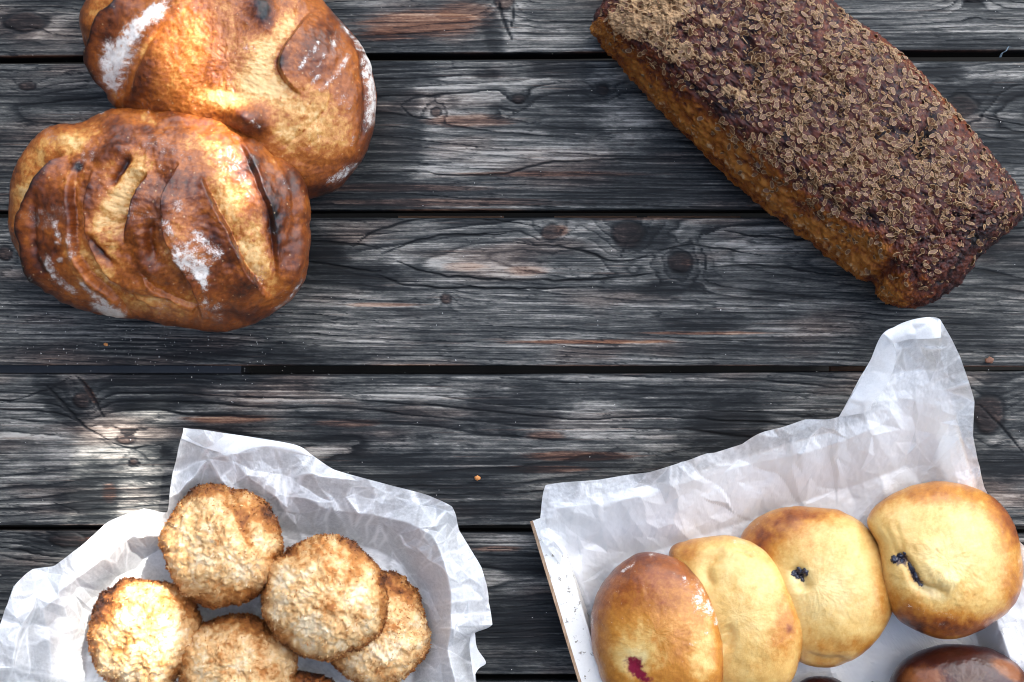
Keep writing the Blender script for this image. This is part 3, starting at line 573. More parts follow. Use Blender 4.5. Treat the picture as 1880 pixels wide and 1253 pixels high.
c.flour = np.maximum(c.flour, .8 * sst(.1, .4, stripe) * np.exp(-((fl_d + 0) / 11) ** 2) * sst(.15, .35, fl_u))
loaf3, P3, N3 = finish('crust', px, py, z, c.h, (c.bake + .15 * sst(.3, 1, side) * (flank < .3), c.flour, 0 * px), M_rye, spine=True)
loaf3.parent = root; loaf3.location = loaf3.location - root.location

def seed_geo(L=.0051, Wd=.0031, n=12, th=.00045, var=0):
    rngs = [(1.0, 0.0), (1.02, .5), (.93, 1.0), (.80, .55), (.45, .9)]
    V = []; a = np.arange(n) / n * 2 * np.pi
    for k, (r, h) in enumerate(rngs):
        V.append(np.stack([np.cos(a) * L / 2 * r * (1 + .06 * var * np.cos(a)), np.sin(a) * Wd / 2 * r, np.full(n, h * th)], -1))
    V = np.concatenate(V + [np.array([[0, 0, th * 1.25]])])
    V[:, 2] += (V[:, 0] / (L / 2)) ** 2 * .0002 * var
    q = grid_quads(5, n)[:, ::-1]; t = np.array([[4 * n + j, 4 * n + (j + 1) % n, 5 * n] for j in range(n)])
    midx = np.concatenate([np.where(np.arange(len(q)) < 3 * n, 0, 1), np.ones(n, int)])
    return V, q, t, midx
M_rim = simple_mat('seed_rim', (.33, .205, .10), .5, 900, .5); 
M_core = simple_mat('seed_heart', (.12, .048, .018), .45, 1200, .6)
pxr, pyr = px.ravel(), py.ravel(); nz = N3.reshape(-1, 3)
Z3 = P3.reshape(-1, 3)
dens = np.ones(pxr.shape) * .9
for (x, y, rx, ry, st) in [(1520, 200, 170, 150, 2.2), (1640, 330, 130, 90, 2.6), (1480, 270, 110, 90, 1.6), (1400, 60, 130, 80, 1.2), (1560, 120, 120, 80, .8), (1210, 40, 90, 70, .3), (1720, 400, 70, 60, .6)]:
    dens += st * blob(pxr, pyr, x, y, rx, ry)
dens *= (1 - .75 * np.clip(flank.ravel() * 1.5, 0, 1)) * (side.ravel() < .55) * (pyr > -60)
dens *= (.35 + sst(-.2, .4, pn(pxr / 28, pyr / 28, 40.0))) 
dens *= np.where(blob(pxr, pyr, 1780, 480, 90, 60, -45) > .4, .4, 1)
area = np.linalg.norm(np.cross(np.gradient(P3, axis=0), np.roll(P3, -1, 1) - P3), axis=-1).ravel()
pr = dens * area; pr[: N * 2] = 0; pr /= pr.sum()
NS = 2500; idx = rng.choice(len(pr), NS, replace=False, p=pr)
def frame(n, ang, tl, ta):
    n = n + tl * np.array([math.cos(ta), math.sin(ta), 0]); n = n / np.linalg.norm(n)
    t = np.cross(n, [math.sin(ang), -math.cos(ang), .01]); t /= np.linalg.norm(t); b = np.cross(n, t)
    return np.stack([t, b, n], 1)
variants = [seed_geo(.0043 + .00050 * k, .0026 + .00013 * (k % 4), var=k % 4) for k in range(5)]
vis = [i for i in idx if 1130 < pxr[i] < 1860 and 8 < pyr[i] < 520]
singles = set(sorted(vis, key=lambda i: -Z3[i, 2])[:400:4][:100])
vmesh = [make_mesh('dill_seed', v[0], v[1], v[2], mats=[M_rim, M_core], midx=v[3]) for v in variants]
from mathutils import Matrix
AV, AQ, AT, AMq, AMt, off = [], [], [], [], [], 0
RO = np.array(root.location)
for i in idx:
    k = int(rng.integers(5)); Fm = frame(nz[i], rng.uniform(0, 6.28), abs(rng.normal(0, .28)), rng.uniform(0, 6.28)); sc = rng.uniform(.86, 1.14)
    pos = Z3[i] + nz[i] * rng.uniform(-.0001, .0007) - RO
    if i in singles:
        M4 = np.eye(4); M4[:3, :3] = Fm * sc; M4[:3, 3] = pos; o = link('dill_seed', vmesh[k], root); o.matrix_local = Matrix(M4.tolist())
    else:
        v, q, t, mi = variants[k]; AV.append(v @ (Fm * sc).T + pos); AQ.append(q + off); AT.append(t + off); AMq.append(mi[:len(q)]); AMt.append(mi[len(q):]); off += len(v)
o = link('dill_seeds', make_mesh('dill_seeds', np.concatenate(AV), np.concatenate(AQ), np.concatenate(AT), mats=[M_rim, M_core], midx=np.concatenate(AMq + AMt)), root); tag(o, kind='stuff')

gi = rng.choice(len(pr), 3200, replace=False, p=pr); tt_ = np.array([[1, 0, -.2], [-.5, .87, -.2], [-.5, -.87, -.2], [0, 0, .9]])
rr_ = rng.uniform(.0003, .00095, 3200)[:, None, None]; an_ = rng.normal(size=(3200, 4, 3)) * .35
GV = (tt_[None] + an_) * rr_ + (Z3[gi] + nz[gi] * .0002 - RO)[:, None]
GT = (np.arange(3200) * 4)[:, None, None] + np.array([[0, 1, 3], [1, 2, 3], [2, 0, 3], [0, 2, 1]])[None]
M_grit = simple_mat('crushed_grain', (.34, .19, .09), .6, 500, .7)
o = link('crushed_grain', make_mesh('crushed_grain', GV.reshape(-1, 3), None, GT.reshape(-1, 3), mats=[M_grit], smooth=False), root); tag(o, kind='stuff')

# ------------------------------------------------------------------ greaseproof papers
def facets(px, py, cell, seed, amp):
    """crumpled facets: heights on a random triangulation, joined by flat faces with sharp creases"""
    r = np.random.default_rng(seed); x0, x1, y0, y1 = px.min() - 90, px.max() + 90, py.min() - 90, py.max() + 90
    nx, ny = int((x1 - x0) / cell) + 1, int((y1 - y0) / cell) + 1
    gx, gy = np.meshgrid(np.linspace(x0, x1, nx), np.linspace(y0, y1, ny))
    gx = gx + r.uniform(-.48, .48, gx.shape) * cell; gy = gy + r.uniform(-.48, .48, gy.shape) * cell
    pts = np.stack([gx.ravel(), gy.ravel()], 1); h = r.normal(0, amp, len(pts))
    res = geometry.delaunay_2d_cdt([Vector(p) for p in pts], [], [], 0, 1e-6)
    vs = np.array([tuple(v) for v in res[0]]); src = [o[0] if o else 0 for o in res[3]]; hv = h[src]
    out = np.zeros(px.shape)
    for f in res[2]:
        if len(f) != 3: continue
        a, b, c_ = vs[f[0]], vs[f[1]], vs[f[2]]
        mn, mx = np.minimum(np.minimum(a, b), c_), np.maximum(np.maximum(a, b), c_)
        m = (px >= mn[0]) & (px <= mx[0]) & (py >= mn[1]) & (py <= mx[1])
        if not m.any(): continue
        den = (b[1] - c_[1]) * (a[0] - c_[0]) + (c_[0] - b[0]) * (a[1] - c_[1])
        if abs(den) < 1e-9: continue
        X, Y = px[m], py[m]
        l1 = ((b[1] - c_[1]) * (X - c_[0]) + (c_[0] - b[0]) * (Y - c_[1])) / den; l2 = ((c_[1] - a[1]) * (X - c_[0]) + (a[0] - c_[0]) * (Y - c_[1])) / den; l3 = 1 - l1 - l2
        ins = (l1 >= -1e-6) & (l2 >= -1e-6) & (l3 >= -1e-6)
        val = l1 * hv[f[0]] + l2 * hv[f[1]] + l3 * hv[f[2]]
        tmp = out[m]; tmp[ins] = val[ins]; out[m] = tmp
    return out
def paper(name, rings, pos, N, M, seed, amps, sm=.35, parent=None, solid=.2):
    """rings: list of closed key outlines (x, y, z), inner to outer, same number of keys"""
    K = []
    for r in rings:
        r = np.asarray(r, float); n = len(r); t = np.linspace(0, n, N, endpoint=False)
        lin_ = np.stack([np.interp(t, np.arange(n + 1), np.append(r[:, k], r[0, k])) for k in range(3)], 1)
        K.append(lin_ * (1 - sm) + crom(r, N, True) * sm)
    K = np.array(K); t = np.interp(np.linspace(0, 1, M), pos, np.arange(len(rings)))
    i = np.minimum(t.astype(int), len(rings) - 2); f = (t - i)[:, None, None]
    G = K[i] * (1 - f) + K[i + 1] * f
    Gc = G.copy()
    for _ in range(3): Gc[1:-1] = (Gc[:-2] + 2 * Gc[1:-1] + Gc[2:]) / 4
    G = Gc; px, py, z = G[..., 0], G[..., 1], G[..., 2]
    rad = np.linspace(0, 1, M)[:, None]; env = sst(.02, .55, rad) * .75 + .25
    wx, wy = px + 9 * fbm(px / 60, py / 60, seed, 2), py + 9 * fbm(px / 60, py / 60, seed + 3, 2)
    h = 0
    for (cell, a, s_) in amps: h = h + facets(wx, wy, cell, s_, a)
    ex = facets(wx, wy, 46, seed + 71, 2.2) * sst(.8, 1, rad)               # ragged edge
    z = np.maximum(z + h * env + .0004 * fbm(px / 10, py / 10, seed, 2), .0022 + .0008 * fbm(px / 40, py / 40, seed, 2))
    P = W(px + ex, py + ex * .6, z)
    lap = np.abs(np.roll(z, 2, 1) + np.roll(z, -2, 1) - 2 * z); lap[2:-2] += np.abs(z[4:] + z[:-4] - 2 * z[2:-2])
    cre = np.clip(lap / (np.percentile(lap, 93) + 1e-9), 0, 1) * .9 + min(solid, .35) * sst(-.1, .4, fbm(px / 70, py / 70, seed + 9, 3) + .2) + (solid > 1) * sst(.86, .66, rad)
    cmask = np.stack([np.clip(cre, 0, 1).ravel()] * 3, -1)
    V = P.reshape(-1, 3); org = np.array([V[:, 0].mean(), V[:, 1].mean(), V[:, 2].min()])
    me = make_mesh(name, V - org, grid_quads(M, N), mask=cmask, mats=[M_paper], smooth=False)
    return link(name, me, parent, loc=tuple(org)), px, py, z
def strip(name, A, B, seed, parent, n=90, m=14):
    """a folded-over strip between edge A (outer) and edge B (inner)"""
    a, b = crom(A, n), crom(B, n); f = np.linspace(0, 1, m)[:, None, None]; G = a[None] * (1 - f) + b[None] * f
    px, py, z = G[..., 0], G[..., 1], G[..., 2] + facets(G[..., 0], G[..., 1], 24, seed, .0012) + .0012 * np.sin(np.pi * f[..., 0])
    V = W(px, py, z).reshape(-1, 3) - np.array(parent.location)
    return link(name, make_mesh(name, V, grid_quads(m, n, False), mask=np.full((m * n, 3), .45), mats=[M_paper]), parent)

# paper round the macaroons
O1 = [(-60, 1330, .05), (-30, 1230, .05), (0, 1150, .052), (25, 1076, .058), (60, 1046, .052), (100, 1038, .045), (150, 1000, .042), (198, 957, .042), (262, 933, .046), (306, 941, .030), (314, 888, .034), (337, 787, .046), (440, 800, .048), (545, 818, .046), (612, 862, .040), (700, 886, .046), (788, 911, .050), (829, 930, .052), (846, 976, .040), (884, 1042, .034), (906, 1148, .030), (872, 1164, .026), (868, 1200, .024), (876, 1262, .026), (880, 1340, .03), (400, 1420, .02)]
M1 = [(60, 1330, .036), (95, 1240, .040), (90, 1170, .044), (80, 1120, .048), (105, 1090, .044), (130, 1070, .046), (178, 1035, .044), (225, 995, .046), (280, 985, .040), (318, 985, .022), (345, 935, .018), (385, 880, .022), (460, 885, .024), (540, 905, .028), (600, 935, .034), (680, 945, .042), (750, 960, .050), (795, 985, .056), (815, 1030, .058), (828, 1090, .056), (828, 1150, .054), (822, 1190, .052), (828, 1220, .050), (840, 1270, .048), (845, 1340, .045), (420, 1400, .01)]
F1 = [(150, 1300, .006), (160, 1240, .006), (160, 1190, .006), (165, 1150, .006), (175, 1120, .006), (190, 1095, .006), (215, 1060, .006), (260, 1040, .006), (300, 1010, .005), (330, 985, .004), (355, 965, .004), (400, 950, .004), (460, 955, .004), (530, 975, .005), (580, 985, .006), (640, 995, .006), (700, 1015, .006), (735, 1040, .007), (755, 1080, .007), (765, 1120, .007), (768, 1160, .007), (765, 1190, .007), (760, 1220, .007), (755, 1260, .007), (740, 1320, .007), (440, 1360, .006)]
def ctr_ring(F, c, k): return [(c[0] + (x - c[0]) * k, c[1] + (y - c[1]) * k, z) for x, y, z in F]
paper1, *_ = paper('greaseproof_paper', [ctr_ring(F1, (450, 1160), .02), F1, M1, O1], [0, .30, .66, 1], 620, 170, 21, [(120, .0075, 5), (56, .0060, 6), (24, .0020, 7)])
tag(paper1, 'crumpled translucent white paper holding the coconut macaroons', 'baking paper', 'sheets of baking paper')
strip('folded_edge', [(337, 786, .049), (400, 794, .051), (470, 804, .051), (545, 818, .049), (575, 838, .046)], [(334, 806, .051), (380, 824, .053), (430, 834, .052), (480, 822, .051), (575, 840, .047)], 3, paper1)
strip('folded_edge', [(25, 1076, .062), (14, 1108, .06), (2, 1150, .058), (-16, 1180, .056)], [(27, 1078, .064), (52, 1100, .063), (50, 1135, .060), (15, 1170, .058)], 5, paper1)
strip('folded_edge', [(866, 1160, .034), (862, 1185, .036), (866, 1220, .036), (872, 1260, .036)], [(872, 1162, .036), (876, 1190, .034), (892, 1218, .030), (868, 1228, .036)], 8, paper1)

# tray under the buns
tray = empty('wooden_tray', tuple(W(np.array(1440.), np.array(1080.), 0.0)))
tag(tray, 'shallow wooden tray with chipped white paint holding the buns, beneath the white paper', 'tray')
t = MT('chipped_white_paint'); n1 = t.noise(160, 6, .75, stretch=(1, 1, 1)); n2 = t.noise(800, 4, .6)
ch = t.math('MULTIPLY', t.math('SUBTRACT', n1, .585), 30, clamp=True)
c_ = t.mix(t.math('MULTIPLY_ADD', n2, .35, 0), (.86, .84, .79), (.60, .58, .53)); c_ = t.mix(ch, c_, (.30, .27, .22))
M_paint = t.set(Base_Color=c_, Roughness=.6, Normal=t.bump(t.math('SUBTRACT', n2, ch), .5, .0006))
t = MT('bare_tray_wood'); n1 = t.noise(300, 5, .6, stretch=(3, .5, 1)); M_bare = t.set(Base_Color=t.ramp(n1, [(.3, (.30, .17, .09)), (.7, (.60, .42, .27))]), Roughness=.7, Normal=t.bump(n1, .5, .0004))
ux, uy = np.array([288., -87.]) / 300.8, np.array([87., 288.]) / 300.8   # along the back, along the left side
c0 = np.array([973., 958.])
def tp_(a, b): return c0 + ux * a + uy * b
LB, LL = 803., 760.
def board(name, top, bot, thick_dir, th, mat, edge=None, seg=60):
    """flaring side board; top and bot: its outer edge end points (px,py,z)"""
    f = np.linspace(0, 1, seg)[:, None]; top, bot = np.array(top, float), np.array(bot, float)
    a = top[0] * (1 - f) + top[1] * f; b = bot[0] * (1 - f) + bot[1] * f; d = np.append(np.array(thick_dir) * th, 0)
    wob = np.stack([fbm(f[:, 0] * 9, 1.3, .5, 3) * 1.3, fbm(f[:, 0] * 9, 7.3, .5, 3) * 1.3, np.zeros(seg)], 1)
    bev = np.array([0, 0, .0008])
    prof = [b, a - bev + wob * .4, a + d * .12 + wob * .6, a + d * .5 + wob, a + d * .88 + wob, a + d - bev + wob * 1.5, b + d]
    G = np.array(prof); P = W(G[..., 0], G[..., 1], G[..., 2]) - np.array(tray.location)
    q = grid_quads(7, seg, False); ends = [(0, seg, 2 * seg, 5 * seg), (0, 5 * seg, 6 * seg, 6 * seg)][:0]
    mi = np.repeat([0, 0, 0, 0, 0, 0], seg - 1)
    mi[: 2 * (seg - 1)] = 1
    me = make_mesh(name, P.reshape(-1, 3), q, [[0, k * seg, (k + 1) * seg] for k in range(1, 6)] + [[seg - 1, (k + 1) * seg + seg - 1, k * seg + seg - 1] for k in range(1, 6)], mats=[mat, M_bare], smooth=False, midx=np.append(mi, [1] * 10))
    return link(name, me, tray)
TZ = .038
e = lambda p, z_: (p[0], p[1], z_)
board('side_board', [e(tp_(0, 0), TZ), e(tp_(0, LL), TZ)], [e(tp_(14, 0), 0.001), e(tp_(14, LL), 0.001)], ux, 46, M_paint)
board('side_board', [e(tp_(LB, 0), TZ), e(tp_(LB, LL), TZ)], [e(tp_(LB - 40, 0), 0.001), e(tp_(LB - 40, LL), 0.001)], -ux, 34, M_paint)
board('end_board', [e(tp_(41, 0) , TZ - .0008), e(tp_(LB - 36, 0), TZ - .0008)], [e(tp_(54, 12), 0.001), e(tp_(LB - 70, 12), 0.001)], uy, 14, M_paint)
board('end_board', [e(tp_(48, LL - 34), TZ - .0008), e(tp_(LB - 36, LL - 34), TZ - .0008)], [e(tp_(60, LL - 34), 0.001), e(tp_(LB - 70, LL - 34), 0.001)], uy, 30, M_paint)
fb = [tp_(20, 10), tp_(LB - 40, 10), tp_(LB - 40, LL - 10), tp_(20, LL - 10)]
V = [tuple(W(np.array(p[0]), np.array(p[1]), zz) - np.array(tray.location)) for zz in (.0015, .0045) for p in fb]
link('tray_floor', make_mesh('tray_floor', V, [(0, 1, 2, 3), (7, 6, 5, 4), (4, 5, 1, 0), (5, 6, 2, 1), (6, 7, 3, 2), (7, 4, 0, 3)], mats=[M_paint], smooth=False), tray)

O2 = [(1108, 1330, .030), (1082, 1160, .020), (1060, 1092, .034), (1040, 1050, .046), (1018, 1022, .050), (992, 988, .052), (992, 950, .054), (1000, 890, .060), (1100, 880, .062), (1190, 868, .062), (1270, 845, .062), (1380, 806, .062), (1478, 772, .064), (1541, 766, .066), (1590, 680, .080), (1622, 612, .092), (1700, 583, .098), (1727, 587, .098), (1762, 655, .084), (1788, 735, .074), (1785, 800, .066), (1808, 895, .052), (1862, 985, .042), (1935, 1060, .042), (1990, 1340, .05), (1500, 1400, .03)]
T2 = [(1125, 1330, .022), (1100, 1160, .020), (1078, 1090, .030), (1052, 1040, .040), (1035, 1015, .045), (1010, 985, .051), (1006, 968, .052), (1020, 935, .056), (1110, 925, .054), (1200, 905, .054), (1290, 878, .054), (1390, 850, .054), (1480, 832, .055), (1560, 806, .057), (1620, 778, .060), (1660, 752, .062), (1695, 742, .062), (1718, 745, .062), (1740, 765, .060), (1742, 800, .054), (1744, 838, .050), (1768, 925, .044), (1792, 1010, .043), (1812, 1085, .043), (1886, 1340, .044), (1500, 1370, .012)]
F2 = [(1160, 1330, .008), (1135, 1190, .008), (1125, 1140, .009), (1118, 1105, .010), (1112, 1080, .012), (1108, 1062, .015), (1110, 1050, .017), (1125, 1040, .018), (1165, 1022, .016), (1240, 1000, .014), (1315, 975, .013), (1400, 945, .013), (1480, 920, .014), (1550, 897, .015), (1600, 880, .017), (1640, 865, .019), (1660, 856, .020), (1668, 858, .020), (1676, 868, .019), (1690, 895, .015), (1704, 920, .012), (1738, 990, .009), (1762, 1070, .008), (1790, 1160, .008), (1840, 1340, .008), (1500, 1350, .008)]
paper2, *_ = paper('greaseproof_paper', [ctr_ring(F2, (1470, 1070), .02), F2, T2, O2], [0, .38, .68, 1], 700, 180, 33, [(130, .0045, 15), (60, .0040, 16), (26, .0015, 17)], sm=.3, solid=1.3)
tag(paper2, 'white paper lining the wooden tray, with one tall crumpled corner', 'baking paper', 'sheets of baking paper')
strip('folded_flap', [(1541, 766, .070), (1590, 680, .085), (1620, 614, .096), (1660, 596, .100)], [(1590, 758, .072), (1632, 700, .084), (1645, 652, .093), (1640, 630, .099)], 4, paper2)
strip('folded_edge', [(1622, 612, .098), (1660, 592, .101), (1700, 583, .103), (1727, 588, .102)], [(1638, 632, .099), (1665, 624, .102), (1710, 622, .104), (1728, 620, .102)], 6, paper2)

# ------------------------------------------------------------------ coconut macaroons
def macaroon(name_label, cx, cy, rx, ry, zt, zr, zb, seed, tilt=(0, 0), dents=(), burn=(), nf=8500, wob=.09, ang=0):
    K = 22; a = np.arange(K) / K * 2 * np.pi; r = np.random.default_rng(seed)
    ol = [(cx + rx * math.cos(t_) * (1 + wob * pn(math.cos(t_) * 1.4 + seed, math.sin(t_) * 1.4, seed * .7)), cy + ry * math.sin(t_) * (1 + wob * pn(math.cos(t_) * 1.4 + seed, math.sin(t_) * 1.4, seed * .7))) for t_ in a]
    px, py, z, ph = dome(ol, (cx, cy), zt, zr, zb, N=260, M=150, nt=2.15, nb=2.4, tilt=tilt, bm=.66)
    rx_, ry_ = px, py; px, py = unroll(px, py, z, ph, (cx, cy))
    rim = sst(.30, .5, ph / np.pi)[:, None]; low = sst(.52, .7, ph / np.pi)[:, None]
    bk = .20 + .48 * fbm(px / 42, py / 42, seed, 4) + .26 * fbm(px / 10, py / 10, seed + 1, 3, .6) + .40 * rim * sst(-.45, .3, fbm(px / 40, py / 40, seed + 6, 3)) + .30 * low
    up = sst(.2, 1.0, (cy - py) / ry * .8 + (px - cx) / rx * .35)
    bk = bk + .20 * up * (.7 + fbm(px / 14, py / 14, seed + 2, 3))
    h = .0035 * fbm(px / 45, py / 45, seed + 4, 3) + .0020 * fbm(px / 12, py / 12, seed + 5, 2, .6)
    for (x, y, ax, ay, v, *an) in burn: bk = bk + v * blob(px, py, x, y, ax, ay, an[0] if an else 0) * (.8 + .7 * fbm(px / 10, py / 10, seed + 8, 3))
    for (pts, w_, dep) in dents:
        d, u = stroke(px + 4 * fbm(px / 20, py / 20, seed, 2), py, pts); h = h - dep * fade(u) * np.exp(-(d / w_) ** 2); bk = bk + (.22 if dep > 0 else .05) * fade(u) * np.exp(-((d + 3) / (w_ * .6)) ** 2)
    px, py = rx_, ry_
    P = W(px, py, z); n = grid_normals(P); n = n * np.where(n[20].mean(0)[2] < 0, -1, 1)
    P = P + n * h[..., None]; P[0] = P[1].mean(0); P[-1] = P[-2].mean(0); P[..., 2] = np.maximum(P[..., 2], .004); n = grid_normals(P); n = n * np.where(n[20].mean(0)[2] < 0, -1, 1)
    Mm, Nn = px.shape; V = P.reshape(-1, 3); nn = n.reshape(-1, 3); b = np.clip(bk, 0, 1).ravel()
    quads = grid_quads(Mm, Nn)
    area = np.linalg.norm(np.cross(np.gradient(P, axis=0), np.roll(P, -1, 1) - P), axis=-1).ravel() * (.02 + (ph < np.pi * .62)[:, None] * (.55 + 1.9 * rim) + 0 * px).ravel()
    idx = r.choice(len(V), nf, p=area / area.sum())
    nv = nn[idx]; rd = r.normal(size=(nf, 3)); t1 = rd - (rd * nv).sum(1)[:, None] * nv; t1 /= np.linalg.norm(t1, axis=1)[:, None]; t2 = np.cross(nv, t1)
    lift = np.abs(r.normal(0, .42, nf)) + .08 + .25 * rim.repeat(Nn, 1).ravel()[idx] * r.random(nf)
    L = r.uniform(.0012, .0030, nf)[:, None]; wd2 = r.uniform(.00028, .00055, nf)[:, None]; cu = r.normal(0, .35, nf)[:, None]
    base = V[idx] - nv * .0003
    d1 = t1 * np.cos(lift)[:, None] + nv * np.sin(lift)[:, None]; mid = base + d1 * L * .5 + t2 * cu * L * .15; end = base + d1 * L * .95 + t2 * cu * L * .5 - nv * L * .12
    F = np.stack([base - t2 * wd2, base + t2 * wd2, mid - t2 * wd2 + nv * .00012, mid + t2 * wd2, end - t2 * wd2 * .5, end + t2 * wd2 * .5], 1).reshape(-1, 3)
    o0 = len(V) + np.arange(nf)[:, None] * 6
    fq = np.concatenate([o0 + np.array([0, 1, 3, 2]), o0 + np.array([2, 3, 5, 4])])
    fb_ = np.clip(np.repeat(b[idx] + r.normal(0, .10, nf) + .07 * (lift > .5), 6), 0, 1)
    AVt = np.concatenate([V, F]); msk = np.zeros((len(AVt), 3)); msk[:, 0] = np.concatenate([b, fb_])
    org = np.array([V[:, 0].mean(), V[:, 1].mean(), V[:, 2].min()])
    o = link('coconut_macaroon', make_mesh('coconut_macaroon', AVt - org, np.concatenate([quads, fq]), None, mask=msk, mats=[M_coco]), None, loc=tuple(org))
    return tag(o, name_label, 'macaroon', 'coconut macaroons on the crumpled paper')

macaroon('dark mostly hidden macaroon under the pile at the bottom edge', 562, 1290, 70, 55, .040, .022, .006, 9, burn=[(560, 1250, 90, 50, .5)], nf=2500)
macaroon('half-hidden pale macaroon, furthest right in the heap, tucked under its neighbour', 690, 1158, 97, 108, .058, .026, .006, 4, tilt=(-.05, -.1), burn=[(705, 1070, 40, 20, .5), (750, 1085, 24, 16, .4), (650, 1150, 26, 60, .35, 20), (735, 1085, 14, 10, .2), (725, 1150, 16, 12, .25)])
macaroon('macaroon with a dark brown burnt edge, furthest left in the heap', 268, 1162, 101, 104, .066, .028, .006, 5, burn=[(185, 1100, 24, 40, .75), (215, 1085, 18, 22, .35), (225, 1110, 16, 10, .3), (350, 1105, 26, 40, .3), (176, 1160, 14, 40, .35), (300, 1062, 70, 10, .3)])
macaroon('macaroon cut off by the bottom edge, in the middle below the topmost one', 436, 1226, 112, 96, .070, .030, .006, 6, burn=[(430, 1140, 80, 16, .35), (500, 1160, 40, 20, .25), (340, 1220, 14, 50, .2)])
macaroon('tall pale macaroon nearest the paper corner, with a darker dimple and ragged brown rim', 410, 1003, 112, 112, .090, .045, .008, 7, tilt=(.0, -.12), dents=[([(440, 940), (455, 980), (485, 1020)], 14, .0035)], burn=[(395, 900, 60, 12, .45), (495, 950, 22, 40, .4, -30), (430, 935, 26, 10, .35, 40), (450, 970, 16, 22, .3, -30), (430, 1095, 70, 18, .35), (300, 935, 30, 10, .2)])
macaroon('round evenly toasted macaroon on top, overlapping its half-hidden neighbour', 594, 1097, 117, 110, .104, .062, .012, 8, tilt=(.0, -.05), burn=[(680, 1010, 26, 26, .4, 40), (610, 1050, 26, 14, .25), (605, 1110, 14, 14, .3), (570, 1010, 60, 14, .2), (600, 990, 60, 8, .2), (700, 1080, 10, 40, .25)])

# ------------------------------------------------------------------ buns
def bun(label, keys, ctr, zt, zr, zb, seed, tilt, paint, mat=None, nt=2.2, name='sweet_bun', floor=.004):
    px, py, z, ph = dome(keys, ctr, zt, zr, zb, N=300, M=150, nt=nt, nb=2.3, tilt=tilt, bm=.66)
    rx_, ry_ = px, py; px, py = unroll(px, py, z, ph, ctr)
    rim = sst(.33, .5, ph / np.pi)[:, None] + 0 * px; low = sst(.52, .7, ph / np.pi)[:, None]
    c = Crust(px, py, .24 + .10 * fbm(px / 60, py / 60, seed, 3) + .05 * fbm(px / 9, py / 9, seed, 3) + .20 * rim * sst(-.3, .3, fbm(px / 90, py / 90, seed + 7, 2)), seed)
    c.h = .0016 * fbm(px / 60, py / 60, seed + 3, 3) + .0002 * fbm(px / 9, py / 9, seed + 4, 3); c.fill = np.zeros(px.shape)
    paint(c); c.h += .00022 * fbm(px / 5, py / 5, seed + 5, 2); c.bake += .07 * fbm(px / 5, py / 5, seed + 6, 2) + .10 * fbm(px / 22, py / 22, seed + 8, 3); m = (c.bake + .2 * low, c.flour, np.clip(c.fill, 0, 1))
    o, P, n = finish(name, rx_, ry_, z, c.h, m, mat or M_bun, floor=floor)
    return tag(o, label, 'bun', 'buns in the wooden tray'), px, py, P, n
def surf(px, py, P, n, x, y):
    M, N = px.shape; k = int(M * .64); d = (px[:k] - x) ** 2 + (py[:k] - y) ** 2; i = np.unravel_index(d.argmin(), d.shape); return P[i], n[i]
def berries(parent, name, spots, data, mat):
    px, py, P, n = data
    for (x, y, r) in spots:
        p, nn = surf(px, py, P, n, x, y); q = []
        u = np.linspace(0, np.pi, 13)[:, None]; v = np.linspace(0, 2 * np.pi, 20, endpoint=False)[None]
        V = np.stack([np.sin(u) * np.cos(v), np.sin(u) * np.sin(v), np.cos(u) + 0 * v], -1)
        V = V * (1 + .5 * pn(V[..., 0] * 2.6 + x, V[..., 1] * 2.6, V[..., 2] * 2.6 + y)[..., None]) * r * S * np.array([1, 1, .6])
        V = V.reshape(-1, 3) + p - nn * r * S * .3 - np.array(parent.location)
        link(name, make_mesh(name, V, grid_quads(13, 20), mats=[mat]), parent)
M_blue = simple_mat('blueberry_skin', (.012, .012, .030), .25, 900, .6, .0006, Coat_Weight=.5)
M_rasp = simple_mat('raspberry_filling', (.22, .010, .045), .45, 1100, .6, .0008)

